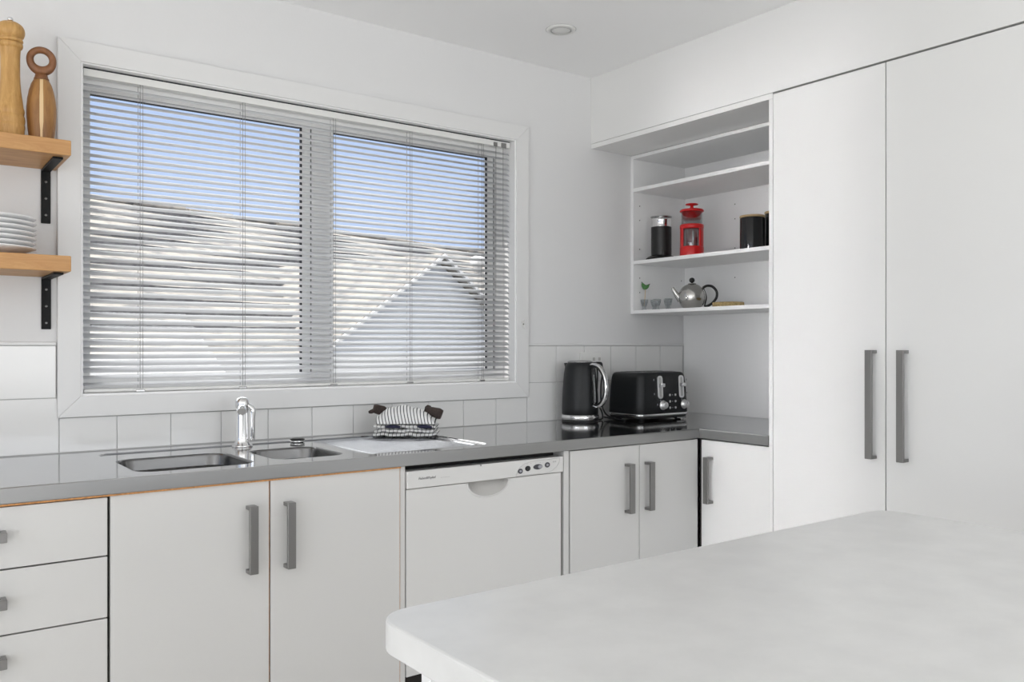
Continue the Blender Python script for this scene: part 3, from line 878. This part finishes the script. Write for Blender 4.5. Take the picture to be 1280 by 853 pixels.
# black spine + water gauge
bm = BM()
rows = []
for z_, r_ in ((.066, .0733), (.110, .0722), (.160, .0692), (.195, .0658), (.216, .0625)):
    rows.append([kp(r_ * math.cos(a_) + .0015, z_, r_ * math.sin(a_)) for a_ in (-.20, -.1, 0, .1, .20)])
loft(bm, rows, False, False, closed=False)
bm2 = BM(); rows = []
for z_, r_ in ((.080, .0735), (.084, .0734), (.110, .0722), (.160, .0692), (.188, .0664), (.192, .0660)):
    wd = .055 if z_ in (.080, .192) else .085
    rows.append([kp(r_ * math.cos(a_) + .0030, z_, r_ * math.sin(a_)) for a_ in (-wd, -wd / 2, 0, wd / 2, wd)])
loft(bm2, rows, False, False, closed=False)
obj('gauge_strip', bm, M['blackgloss'], kt)
obj('water_gauge', bm2, M['gauge'], kt, label='grey water level window')
bm = BM()
for k in range(6):
    z_ = .092 + k * .018; r_ = .0735 - (z_ - .08) * .063
    p = kp(r_ + .0035, z_)
    lathe(bm, [(.0012, 0), (.0012, .0008)], p, 8, axis=hd)
obj('gauge_marks', bm, M['black'], kt)
# spout on the side away from the handle
bm = BM()
sp_ = -hd
loops = []
for k_, (z_, ro) in enumerate(((.190, .064), (.215, .074), (.233, .080), (.237, .080))):
    rb_ = .062 - k_ * .003
    c_ = Vector((kx, ky, kz + z_))
    loops.append([c_ + sp_ * (rb_ * .8) + sd * .022, c_ + sp_ * ro * .98 + sd * .006, c_ + sp_ * ro, c_ + sp_ * ro * .98 - sd * .006, c_ + sp_ * (rb_ * .8) - sd * .022])
loft(bm, loops, True, True)
obj('spout', bm, M['blackmatte'], kt)
# flex: from base to socket, black
bm = BM()
tube(bm, [(2.395, YW - .045, 1.150), (2.412, YW - .060, 1.155), (2.428, YW - .055, 1.120), (2.432, YW - .050, 1.060), (2.425, YW - .05, 1.00), (2.428, YW - .08, .955), (2.405, YW - .11, .926), (2.362, YW - .120, .925)], .0034, 10)
tube(bm, [(2.395, YW - .020, 1.147), (2.395, YW - .046, 1.147)], .015, 12, smoothpath=False)
tag(obj('kettle_flex', bm, M['blackplastic']), 'black power cord looping from the wall socket down behind the kettle', 'cord')
bm = BM()
tube(bm, [(2.455, YW - .020, 1.146), (2.455, YW - .044, 1.146)], .014, 12, smoothpath=False)
tube(bm, [(2.455, YW - .044, 1.146), (2.452, YW - .062, 1.13), (2.440, YW - .065, 1.06), (2.437, YW - .070, .99), (2.446, YW - .09, .940), (2.452, YW - .15, .9240), (2.447, YW - .20, .9238), (2.440, YW - .15, .9240), (2.434, YW - .09, .930)], .0034, 10)
tag(obj('toaster_flex', bm, M['blackplastic']), 'black power cord hanging between kettle and toaster to the worktop', 'cord')

# ------------------------------------------------------------------ toaster
t0x, t1x, t0y, t1y = 2.461, 2.757, 2.452, 2.655
ts = thing('toaster', 'black four-slice toaster with chrome levers and knobs in the worktop corner', 'toaster', (2.61, 2.55, BT))
def rl(ins, z, r=.032): return rrect(t0x + ins, t1x - ins, t0y + ins * .7, t1y - ins * .7, r, z, 8)
obj('base', loft(BM(), [rl(.010, .9275, .028), rl(.004, .933, .03), rl(.002, .9395, .032)]), M['blackplastic'], ts)
obj('chrome_band', loft(BM(), [rl(.002, .9397), rl(-.0012, .9405), rl(-.0012, .9480), rl(.002, .9488)]), M['chrome'], ts)
bm = BM()
loft(bm, [rl(.0010, .9490), rl(0, .9510), rl(.0015, 1.00), rl(.005, 1.06), rl(.009, 1.095), rl(.012, 1.107), rl(.017, 1.1145), rl(.024, 1.1175), rl(.032, 1.1180, .026)])
obj('shell', bm, M['blackmatte'], ts)
bm = BM()
loft(bm, [rrect(t0x + .040, t1x - .040, t0y + .034, t1y - .034, .02, 1.1182), rrect(t0x + .041, t1x - .041, t0y + .035, t1y - .035, .02, 1.1200)])
tpan = obj('top_plate', bm, M['steelsatin'], ts)
for xa, xb in ((t0x + .052, t0x + .140), (t0x + .156, t0x + .244)):
    for ya in (t0y + .052, t0y + .112):
        obj('bread_slot', box(BM(), xa, xb, ya, ya + .028, 1.1201, 1.1206), M['gap'], tpan)
def fy_(z): return t0y + .7 * (0 if z < .951 else (.0015 * (z - .951) / .049 if z < 1.0 else .0015 + .0035 * (z - 1.0) / .06 if z < 1.06 else .005 + .004 * (z - 1.06) / .035)) - .0006
def slab(cx, z0_, z1_, w_, th, r, nm, m_, par, dy=0):
    loops = []
    for k, (ins, t_) in enumerate(((0, 0), (0, th * .7), (.001, th))):
        lp = []
        for p in rrect(cx - w_ / 2 + ins, cx + w_ / 2 - ins, z0_ + ins, z1_ - ins, r, 0, 5):
            lp.append(Vector((p.x, fy_(p.y) - t_ - dy, p.y)))
        loops.append(lp)
    return obj(nm, loft(BM(), loops), m_, par)
for cx in (2.5785, 2.7050):
    pl_ = slab(cx, 1.010, 1.104, .030, .0015, .012, 'lever_plate', M['brightsteel'], ts)
    slab(cx, 1.017, 1.097, .011, .0006, .005, 'lever_slot', M['dwline'], pl_, .0016)
    lv = obj('lever', box(BM(), cx - .011, cx + .011, t0y - .016, t0y + .001, 1.058, 1.073, .003), M['brightsteel'], ts)
for cx in (2.5915, 2.7185):
    kn = obj('browning_knob', lathe(BM(), [(.0195, 0), (.0200, .002), (.0185, .004), (.0150, .005), (.0145, .016), (.0135, .018), (.0005, .0182)], (cx, fy_(.983), .983), 32, axis=(0, -1, 0)), M['brightsteel'], ts)
    obj('knob_mark', box(BM(), cx - .0008, cx + .0008, fy_(.983) - .0188, fy_(.983) - .0182, .985, .994), M['button'], kn)
for cx in (2.633, 2.666):
    for z_ in (1.0235, .9970, .9705):
        obj('push_button', lathe(BM(), [(.0050, 0), (.0050, .002), (.0040, .0028), (.0005, .003)], (cx, fy_(z_), z_), 16, axis=(0, -1, 0)), M['brightsteel'], ts)
bm = BM()
for z_ in (1.0235, .997, .9705): box(bm, 2.6475, 2.6515, fy_(z_) - .0006, fy_(z_) + .0004, z_ - .002, z_ + .002)
for x_, z_ in ((2.543, 1.088), (2.543, 1.030), (2.7365, 1.085), (2.7365, 1.030), (2.560, .986), (2.5785, 1.002), (2.705, 1.002)):
    box(bm, x_ - .002, x_ + .002, fy_(z_) - .0006, fy_(z_) + .0004, z_ - .004, z_ + .004)
obj('printed_symbols', bm, M['buttonlight'], ts)
for x_ in (t0x + .04, t1x - .04):
    for y_ in (t0y + .035, t1y - .035):
        obj('foot', lathe(BM(), [(.013, 0), (.015, .0073)], (x_, y_, BT + .0001), 16), M['blackplastic'], ts)
bm = BM(); box(bm, t1x - .085, t1x - .030, t0y - .004, t0y + .02, .9255, .9305, .001); obj('crumb_tray', bm, M['steelsatin'], ts)

# ------------------------------------------------------------------ tea towels on the drainer
tc_ = Vector((1.448, 2.560, 0)); ang = -math.radians(36.6)
def tw(x, y, z): 
    v = Matrix.Rotation(ang, 3, 'Z') @ Vector((x, y, 0)); return Vector((tc_.x + v.x, tc_.y + v.y, z))
def uvgrid(rows, uvf, closed=False):
    bm = BM(); uv = bm.loops.layers.uv.new('UVMap')
    V = [[bm.verts.new(p) for p in r] for r in rows]
    n = len(rows[0])
    for i in range(len(rows) - 1):
        for j in range(n if closed else n - 1):
            j2 = (j + 1) % n
            f = bm.faces.new((V[i][j], V[i][j2], V[i + 1][j2], V[i + 1][j])); f.smooth = True
            for l, (a, b) in zip(f.loops, ((i, j), (i, j + 1), (i + 1, j + 1), (i + 1, j))): l[uv].uv = uvf(a, b)
    return bm, V
tt = thing('folded_tea_towel', 'folded white tea towel with fine dark checks on the draining board', 'tea towel', (tc_.x, tc_.y, BT - .0032))
# three soft folded layers, each a closed pillow
def layer(zb, th, hx, hy, seed, name, m):
    rnd = random.Random(seed); ph = [rnd.uniform(0, 6) for _ in range(4)]
    NX, NS = 40, 24
    rows = []
    for i in range(NX + 1):
        x = -hx + 2 * hx * i / NX
        endf = min(1, (hx - abs(x)) / .008 + .25)
        ring = []
        for k in range(NS):
            a = 2 * PI * k / NS
            yy = math.copysign(abs(math.cos(a)) ** .45, math.cos(a)) * hy
            zz = math.copysign(abs(math.sin(a)) ** .7, math.sin(a)) * th / 2
            wob = .0020 * math.sin(x * 70 + ph[0]) + .0014 * math.sin(x * 140 + ph[1])
            yy += .003 * math.sin(x * 45 + ph[2]) * (1 if yy < 0 else 0) 
            ring.append(tw(x, yy * (1 - .05 * (1 - endf)), zb + th / 2 + zz * endf + max(wob, -.0012)))
        rows.append(ring)
    bm, V = uvgrid(rows, lambda i, k: (i * 2 * hx / NX / .0135, k * (2 * hy * 2 / NS) / .0125), closed=True)
    bm.faces.new(V[0][::-1]); bm.faces.new(V[-1])
    return obj(name, bm, m, tt)
layer(BT + .0018, .0125, .108, .066, 1, 'bottom_fold', M['check'])
layer(BT + .0145, .0130, .104, .064, 2, 'middle_fold', M['check'])
layer(BT + .0277, .0125, .106, .062, 3, 'top_fold', M['check'])
for x0_, x1_, s in ((-.062, -.014, 0), (.045, .092, 1)):
    bm = BM()
    tube(bm, [tw(x0_, -.060, BT + .0350), tw((x0_ + x1_) / 2, -.068, BT + .0365), tw(x1_, -.060, BT + .0345)], [.004, .0075, .004], 12, flat=.85)
    obj('navy_hem', bm, M['darkblue'], tt, label='dark navy hem peeping from the fold')
# crumpled striped cloth heaped on top
st = thing('striped_cloth', 'heaped white cloth with dark stripes and brown ends on the folded towel', 'cloth', (tc_.x, tc_.y, BT + .041))
NX, NY = 56, 26
rows = []
for i in range(NX + 1):
    s = i / NX; x = -.100 + .200 * s
    prof = max(0, 1 - (abs(x + .008) / .108) ** 1.9) ** .72
    row = []
    for j in range(NY + 1):
        a = PI * j / NY
        yy = -math.cos(a) * (.058 + .004 * math.sin(s * 9))
        h = max(0, math.sin(a)) ** .75 * prof * .058
        skew = .012 * (h / .058)
        fold = .0016 * math.sin(s * 75 + 2.5 * math.cos(a)) + .0025 * math.sin(s * 22 + a * 2)
        row.append(tw(x - skew + .006, yy, BT + .0445 + h + fold * math.sin(a)))
    rows.append(row)
bm, V = uvgrid(rows, lambda i, j: (i * (.230 / NX) / .0125 + j * .015, j * .01 + .3))
obj('striped_body', bm, M['stripe'], st)
def brown(pts, w, name='brown_end'):
    bm = BM(); loops = []
    P = [Vector(p) for p in pts]
    for i, p in enumerate(P):
        ww = w[i]
        d = (P[min(i + 1, len(P) - 1)] - P[max(i - 1, 0)]).normalized()
        s_ = d.cross(Vector((.595, .80, 0))).normalized(); b_ = s_.cross(d).normalized()
        loops.append([p + s_ * math.copysign(abs(math.cos(2 * PI * k / 16)) ** .7, math.cos(2 * PI * k / 16)) * ww + b_ * math.sin(2 * PI * k / 16) * ww * .55 for k in range(16)])
    loft(bm, loops)
    obj(name, bm, M['browncloth'], st, label='brown knitted end of the cloth')
brown([tw(-.064, .030, BT + .070), tw(-.085, .022, BT + .083), tw(-.108, .018, BT + .090), tw(-.117, .016, BT + .092)], [.010, .0175, .0160, .0125])
brown([tw(-.112, .016, BT + .085), tw(-.124, .014, BT + .080), tw(-.132, .014, BT + .0785)], [.008, .0070, .0040])
brown([tw(.060, .030, BT + .088), tw(.080, .024, BT + .082), tw(.108, .018, BT + .074), tw(.119, .016, BT + .070)], [.008, .0150, .0190, .0165])
brown([tw(.062, .034, BT + .090), tw(.070, .034, BT + .096), tw(.080, .034, BT + .094)], [.006, .0075, .0050])

# ------------------------------------------------------------------ things on the open shelves
S3, S4 = 1.6032, 1.3847
# milk frother
fx, fyy = 2.755, 2.617
mf = thing('milk_frother', 'black ribbed milk frother with a chrome rim on its base, open shelf', 'milk frother', (fx, fyy, S3))
obj('power_base', lathe(BM(), [(.064, 0), (.068, .003), (.066, .008), (.058, .014), (.050, .018)], (fx, fyy, S3), 40), M['blackplastic'], mf)
bm = BM(); prof = [(.0445, .0185)]
for k in range(34):
    z_ = .020 + k * .0036; prof += [(.0448, z_), (.0436, z_ + .0018)]
prof += [(.0445, .1440)]
lathe(bm, prof, (fx, fyy, S3), 40)
obj('jug', bm, M['blackplastic'], mf)
obj('chrome_rim', lathe(BM(), [(.0440, .1445), (.0425, .148), (.0418, .156), (.0430, .172), (.0445, .184)], (fx, fyy, S3), 40), M['chrome'], mf)
obj('lid', lathe(BM(), [(.0440, .1845), (.0470, .187), (.0465, .1905), (.030, .193), (.0005, .1935)], (fx, fyy, S3), 40), M['steelsatin'], mf)

# french press
gx_, gy_ = 2.762, 2.448
fp = thing('french_press', 'red and glass cafetiere press standing next to the milk frother', 'cafetiere', (gx_, gy_, S3))
R_ = .0475
obj('glass_beaker', lathe(BM(), [(.042, .010), (.0435, .012), (.0435, .190), (.0420, .190), (.0420, .014), (.0005, .014)], (gx_, gy_, S3), 40, False, False), M['glass'], fp)
bm = BM(); vd = math.atan2(-gy_, -gx_)
lathe(bm, [(.044, 0), (.0495, .001), (.0500, .004), (.0500, .040), (.0475, .044), (.0445, .044)], (gx_, gy_, S3), 40, True, False)
lathe(bm, [(.0445, .118), (.0475, .118), (.0500, .121), (.0500, .134), (.0475, .137), (.0445, .137)], (gx_, gy_, S3), 40, False, False)
def post(a0, a1):
    rows = []
    for z_ in (.043, .119):
        n_ = 10
        rows.append([Vector((gx_ + .0488 * math.cos(a0 + (a1 - a0) * i / n_), gy_ + .0488 * math.sin(a0 + (a1 - a0) * i / n_), S3 + z_)) for i in range(n_ + 1)] +
                    [Vector((gx_ + .0450 * math.cos(a0 + (a1 - a0) * i / n_), gy_ + .0450 * math.sin(a0 + (a1 - a0) * i / n_), S3 + z_)) for i in range(n_, -1, -1)])
    loft(bm, rows, False, False)
ra = vd + PI / 2   # picture-right side
for a_, h_ in ((ra - .12, .75), (ra + PI + .35, .36), (ra + PI - 1.3, .3)): post(a_ - h_, a_ + h_)
obj('plastic_frame', bm, M['red'], fp)
obj('plunger_cup', lathe(BM(), [(.030, .158), (.0390, .160), (.0405, .166), (.0410, .189)], (gx_, gy_, S3), 36), M['red'], fp)
bm = BM(); lathe(bm, [(.0410, .1905), (.0500, .1915), (.0505, .196), (.0460, .201), (.020, .205), (.009, .207), (.0065, .214), (.0070, .2185), (.0250, .2200), (.0275, .2225), (.024, .2255), (.0005, .2268)], (gx_, gy_, S3), 40)
obj('lid', bm, M['red'], fp)
bm = BM()
a_ = ra - .12
pc = Vector((gx_, gy_, S3)); hdv = Vector((math.cos(PI * .0 + 0.55), math.sin(.55), 0))
tube(bm, [pc + hdv * .046 + Vector((0, 0, .130)), pc + hdv * .075 + Vector((0, 0, .132)), pc + hdv * .090 + Vector((0, 0, .110)), pc + hdv * .088 + Vector((0, 0, .06)), pc + hdv * .072 + Vector((0, 0, .028)), pc + hdv * .046 + Vector((0, 0, .026))], .0075, 12)
obj('handle', bm, M['red'], fp)

# canisters
def canister(cx, cy, h, label):
    t = thing('canister', label, 'canister', (cx, cy, S3), 'black canisters with wooden lids')
    obj('jar', lathe(BM(), [(.0455, 0), (.0480, .002), (.0485, .006), (.0485, h - .003), (.0470, h)], (cx, cy, S3), 48), M['blackgloss'], t)
    obj('lid', lathe(BM(), [(.0440, h + .0002), (.0490, h + .001), (.0495, h + .007), (.0480, h + .009), (.0005, h + .0095)], (cx, cy, S3), 48), M['bamboo'], t)
canister(2.780, 2.150, .131, 'black canister with wooden lid on the open shelf, the fully visible one')
canister(2.872, 2.100, .150, 'taller black canister with wooden lid, mostly hidden at the right end of the shelf')

# teapot
px_, py_ = 2.790, 2.472
tpt = thing('teapot', 'round stainless steel teapot with black handle and lid knob on the lowest open shelf', 'teapot', (px_, py_, S4))
prof = [(.036, 0), (.040, .002)]
for k in range(13):
    a = math.radians(-48 + k * 10.6)
    prof.append((.0585 * math.cos(a), .052 + .0585 * math.sin(a) * (1.0 if a < 0 else .98)))
obj('body', lathe(BM(), prof, (px_, py_, S4), 56), M['teapot'], tpt)
obj('lid', lathe(BM(), [(.0185, .1075), (.0180, .1090), (.012, .1105), (.0005, .1115)], (px_, py_, S4), 40), M['teapot'], tpt)
obj('lid_knob', lathe(BM(), [(.004, .1110), (.0045, .113), (.009, .1155), (.0118, .1215), (.0118, .1255), (.009, .1315), (.004, .1340), (.0005, .1345)], (px_, py_, S4), 28), M['blackplastic'], tpt)
camr = Vector((.74, -.673, 0)).normalized()    # picture-right direction there
pc = Vector((px_, py_, S4))
bm = BM()
tube(bm, [pc - camr * .046 + Vector((0, 0, .040)), pc - camr * .066 + Vector((0, 0, .064)), pc - camr * .083 + Vector((0, 0, .092))], [.017, .0105, .0065], 20)
obj('spout', bm, M['teapot'], tpt)
bm = BM()
tube(bm, [pc + camr * .046 + Vector((0, 0, .090)), pc + camr * .062 + Vector((0, 0, .099)), pc + camr * .085 + Vector((0, 0, .096)), pc + camr * .103 + Vector((0, 0, .075)), pc + camr * .103 + Vector((0, 0, .050)), pc + camr * .088 + Vector((0, 0, .028)), pc + camr * .066 + Vector((0, 0, .013)), pc + camr * .052 + Vector((0, 0, .012))], .0055, 14)
tube(bm, [pc + camr * .046 + Vector((0, 0, .092)), pc + camr * .0535 + Vector((0, 0, .075)), pc + camr * .0605 + Vector((0, 0, .050)), pc + camr * .056 + Vector((0, 0, .025)), pc + camr * .052 + Vector((0, 0, .012))], .0028, 10)
obj('handle', bm, M['blackplastic'], tpt)

# small footed glasses
def glass_bm(cx, cy):
    bm = BM()
    lathe(bm, [(.0005, .0005), (.0120, .0005), (.0125, .003), (.0070, .0090), (.0065, .0120), (.0110, .0200), (.0150, .0330), (.0172, .0480), (.0160, .0480), (.0138, .0330), (.0095, .0215), (.0005, .0170)], (cx, cy, S4), 24, False, False)
    return bm
gpos = [(2.722, 2.688, 'leftmost, holding the green bird pick'), (2.772, 2.676, 'second from the left'), (2.735, 2.622, 'third from the left'), (2.776, 2.600, 'fourth from the left'), (2.740, 2.560, 'nearest the teapot spout')]
g0 = obj('egg_glass', glass_bm(gpos[0][0], gpos[0][1]), M['glass'])
tag(g0, 'small footed egg glass on the lowest open shelf, ' + gpos[0][2], 'glass', 'small footed glasses beside the teapot')
for gx2, gy2, lb in gpos[1:]:
    c = g0.copy(); COL.objects.link(c); c.location.x += gx2 - gpos[0][0]; c.location.y += gy2 - gpos[0][1]
    c['label'] = 'small footed egg glass on the lowest open shelf, ' + lb
bp_ = thing('bird_pick', 'green bird on a pale stick standing in the leftmost egg glass', 'ornament', (2.722, 2.688, S4 + .018))
bx, by = 2.722, 2.688
obj('stick', tube(BM(), [(bx, by, S4 + .0185), (bx + .003, by - .004, S4 + .093)], .0014, 8, smoothpath=False), M['palewood'], bp_)
bm = BM(); bc = Vector((bx + .003, by - .004, S4 + .105)); cr = Vector((.77, -.63, 0)).normalized()
tube(bm, [bc - cr * .014 + Vector((0, 0, .016)), bc - cr * .0105 + Vector((0, 0, .008)), bc - cr * .003 + Vector((0, 0, -.002)), bc + cr * .007 + Vector((0, 0, 0)), bc + cr * .015 + Vector((0, 0, .009))], [.003, .0075, .0115, .0085, .0025], 14)
obj('bird', bm, M['green'], bp_)
bm = BM(); tube(bm, [bc - cr * .014 + Vector((0, 0, .0165)), bc - cr * .017 + Vector((0, 0, .022))], [.003, .0006], 8, smoothpath=False)
tube(bm, [bc + cr * .015 + Vector((0, 0, .009)), bc + cr * .020 + Vector((0, 0, .012))], [.0026, .001], 8, smoothpath=False)
obj('dark_tips', bm, M['black'], bp_)
# cork trivets
tag(obj('cork_trivet', lathe(BM(), [(.061, 0), (.064, .001), (.064, .0200), (.062, .0215), (.0005, .0215)], (2.800, 2.286, S4 + .0001), 44), M['cork']), 'thick round cork trivet lying right of the teapot on the lowest open shelf', 'trivet')

# ------------------------------------------------------------------ outside: neighbour's house
Rv = Vector((.955, .297, 0)).normalized(); Nv = Vector((Rv.y, -Rv.x, 0))    # ridge direction / downslope
def ext(a, d, z): return Rv * a - Nv * d + Vector((0, 0, z))       # a along the ridge, d = distance out
nh = thing('neighbour_house', 'neighbouring house with a pale tiled roof seen through the blind', 'house', ext(4, 5, -2.6))
slope = .427
def rz(d): return 2.44 - slope * (6.934 - d)
A0_, A1_ = -6.0, 16.0
bm = BM(); bmE = BM()
nc = 15; dd_ = 3.05 / nc
rnd = random.Random(3)
for k in range(nc):
    d1 = 6.95 - k * dd_; d0 = d1 - dd_
    step = .026
    # tile course: wavy butt line
    n_ = 120
    hi, lo = [], []; b0 = []
    for i in range(n_ + 1):
        a = A0_ + (A1_ - A0_) * i / n_
        wv = .010 * (rnd.random() - .5)
        hi.append(ext(a, d1, rz(d1))); lo.append(ext(a, d0 + wv, rz(d0) + step + wv)); b0.append(ext(a, d0 + wv, rz(d0) - .004))
    loft(bm, [hi, lo], False, False, closed=False, smooth=False)
    loft(bmE, [lo, b0], False, False, closed=False, smooth=False)
# back slope
loft(bm, [[ext(A0_, 6.95, 2.443), ext(A1_, 6.95, 2.443)], [ext(A0_, 10, 1.15), ext(A1_, 10, 1.15)]], False, False, closed=False, smooth=False)
obj('roof', bm, M['roof'], nh, recalc=False)
obj('course_shadows', bmE, M['courseshadow'], nh, recalc=False, label='tile course edges coloured dark as the shadow under each course')
bm = BM()
for k in range(44):
    a = A0_ + k * .5
    tube(bm, [ext(a, 6.94, 2.452), ext(a + .47, 6.94, 2.458)], .045, 8, smoothpath=False, flat=.6)
obj('ridge_capping', bm, M['roof'], nh)
bm = BM()
def ebox(bm, a0, a1, d0, d1, z0_, z1_):
    lp = lambda z: [ext(a0, d0, z), ext(a1, d0, z), ext(a1, d1, z), ext(a0, d1, z)]
    loft(bm, [lp(z0_), lp(z1_)], True, True, smooth=False)
ze = rz(3.9)
ebox(bm, A0_, A1_, 3.78, 3.90, ze - .07, ze + .035)
obj('gutter', bm, M['exwhite'], nh)
bm = BM(); ebox(bm, A0_, A1_, 4.35, 4.45, -2.6, ze - .02); ebox(bm, A0_, A1_, 3.9, 4.36, ze - .10, ze - .085)
obj('wall', bm, M['roofside'], nh)
for a_ in (.4, 1.6, 4.0, 6.4):
    bm = BM(); ebox(bm, a_ - .06, a_ + .66, 4.33, 4.35, .35, ze - .20)
    wf = obj('window', bm, M['exwhite'], nh)
    bm = BM(); ebox(bm, a_, a_ + .60, 4.322, 4.33, .42, ze - .27)
    obj('pane', bm, M['exdark'], wf)
# gabled wing
gp, gh, gw = 4.41, 1.83, .94
gl = 1.255
bm = BM()
tri = lambda d: [ext(gp - gw, d, -2.6), ext(gp + gw, d, -2.6), ext(gp + gw, d, gl), ext(gp, d, gh - .02), ext(gp - gw, d, gl)]
loft(bm, [tri(3.86), tri(5.2)], True, True, smooth=False)
obj('gable_wall', bm, M['roofside'], nh)
def gslope(m_, s_, th, d0, d1, over, z_off):
    b = BM()
    e0 = gp + s_ * (gw + over); ze_ = gl - over * (gh - gl) / gw
    lo = [ext(gp, d0, gh + z_off), ext(e0, d0, ze_ + z_off), ext(e0, d1, ze_ + z_off), ext(gp, d1, gh + z_off)]
    hi = [p + Vector((0, 0, th)) for p in lo]
    loft(b, [lo, hi], True, True, smooth=False)
    return b
for s_ in (-1, 1):
    obj('gable_roof', gslope(None, s_, .03, 3.80, 5.6, .06, 0), M['roof'], nh)
    obj('barge_board', gslope(None, s_, .022, 3.78, 3.80, .06, .002), M['exwhite'], nh)
bm = BM(); ebox(bm, gp - .25, gp + .25, 3.845, 3.86, .45, .98)
wf = obj('window', bm, M['exwhite'], nh)
bm = BM(); ebox(bm, gp - .20, gp + .20, 3.835, 3.845, .5, .93); obj('pane', bm, M['exdark'], wf)
# satellite-white vent cowl at the right
vc = BM(); c0 = ext(7.55, 6.0, rz(6.0) + .02)
lathe(vc, [(.05, -.08), (.05, .07), (.085, .08), (.09, .13), (.07, .17), (.03, .19), (.001, .19)], c0, 24)
obj('roof_vent', vc, M['exwhite'], nh)

gsl = obj('garden_ground', box(BM(), -25, 30, YW + WT + .02, 40, -2.75, -2.60), M['ground']); gsl['kind'] = 'structure'; gsl.name = 'floor_outside'

# ------------------------------------------------------------------ camera
cam = bpy.data.cameras.new('camera'); co = bpy.data.objects.new('camera', cam); COL.objects.link(co)
cam.sensor_width = 36; cam.lens = 1066.14 * 36 / 1280
cam.shift_y = 6.79 / 1280
cam.clip_start = .02; cam.clip_end = 200
co.location = (0, 0, 1.225)
co.rotation_euler = (PI / 2, 0, -0.63782)
scene.camera = co

# ------------------------------------------------------------------ sky, sun, added fill lamps and beam at the made-up openings
wd = bpy.data.worlds.new('sky'); scene.world = wd; wd.use_nodes = True
nt = wd.node_tree; N = nt.nodes; L = nt.links
bg = N['Background']
tc = N.new('ShaderNodeTexCoord'); sp2 = N.new('ShaderNodeSeparateXYZ'); L.new(tc.outputs['Generated'], sp2.inputs[0])
rp = N.new('ShaderNodeValToRGB'); L.new(sp2.outputs['Z'], rp.inputs['Fac'])
els = rp.color_ramp.elements
els[0].position = 0.0; els[0].color = (.32, .31, .29, 1)
els[1].position = 1.0; els[1].color = (4.2, 4.2, 4.2, 1)
for p_, c_ in ((.005, (.66, .76, .95, 1)), (.10, (.60, .75, 1.05, 1)), (.30, (.54, .70, 1.03, 1)), (.40, (1.8, 1.85, 1.9, 1)), (.55, (4.2, 4.2, 4.2, 1))):
    e_ = els.new(p_); e_.color = c_
L.new(rp.outputs[0], bg.inputs['Color'])
bg.inputs['Strength'].default_value = 1.0

sun = bpy.data.lights.new('sun', 'SUN'); so = bpy.data.objects.new('sun', sun); COL.objects.link(so)
sun.energy = 3.4; sun.angle = math.radians(.6); sun.color = (1.0, .96, .90)
sdv = Vector((-.93, .105, .36)).normalized()
so.rotation_euler = sdv.to_track_quat('Z', 'Y').to_euler()

def area(name, loc, rot_, sx, sy, e, col=(1, 1, 1)):
    l = bpy.data.lights.new(name, 'AREA'); l.shape = 'RECTANGLE'; l.size = sx; l.size_y = sy; l.energy = e; l.color = col
    o = bpy.data.objects.new(name, l); COL.objects.link(o); o.location = loc; o.rotation_euler = rot_
    return o
area('added_fill_rear', (1.6, YB - .05, 1.25), (PI / 2 + 1.15, 0, 0), 2.4, 1.8, 84, (.97, .985, 1))  # added fill lamp, tilted up to brighten the ceiling
area('added_fill_left', (XL - .05, -1.1, 1.05), (0, -PI / 2 - 1.0, 0), 2.1, 3.6, 118, (.97, .985, 1))  # added fill lamp from the left, also tilted up
beam = area('added_door_beam', (XL - .02, 1.89, 1.30), (0, -PI / 2, 0), 1.9, .80, 1.35, (1, 1, 1))  # added narrow beam that makes the bright band on the tall doors
beam.data.spread = math.radians(5)

scene.view_settings.view_transform = 'Standard'
scene.view_settings.look = 'None'
scene.view_settings.gamma = 1
scene.view_settings.exposure = -0.04
try: scene.view_settings.use_curve_mapping = False
except Exception: pass
scene.cycles.max_bounces = 10
scene.cycles.diffuse_bounces = 6
scene.cycles.transparent_max_bounces = 12
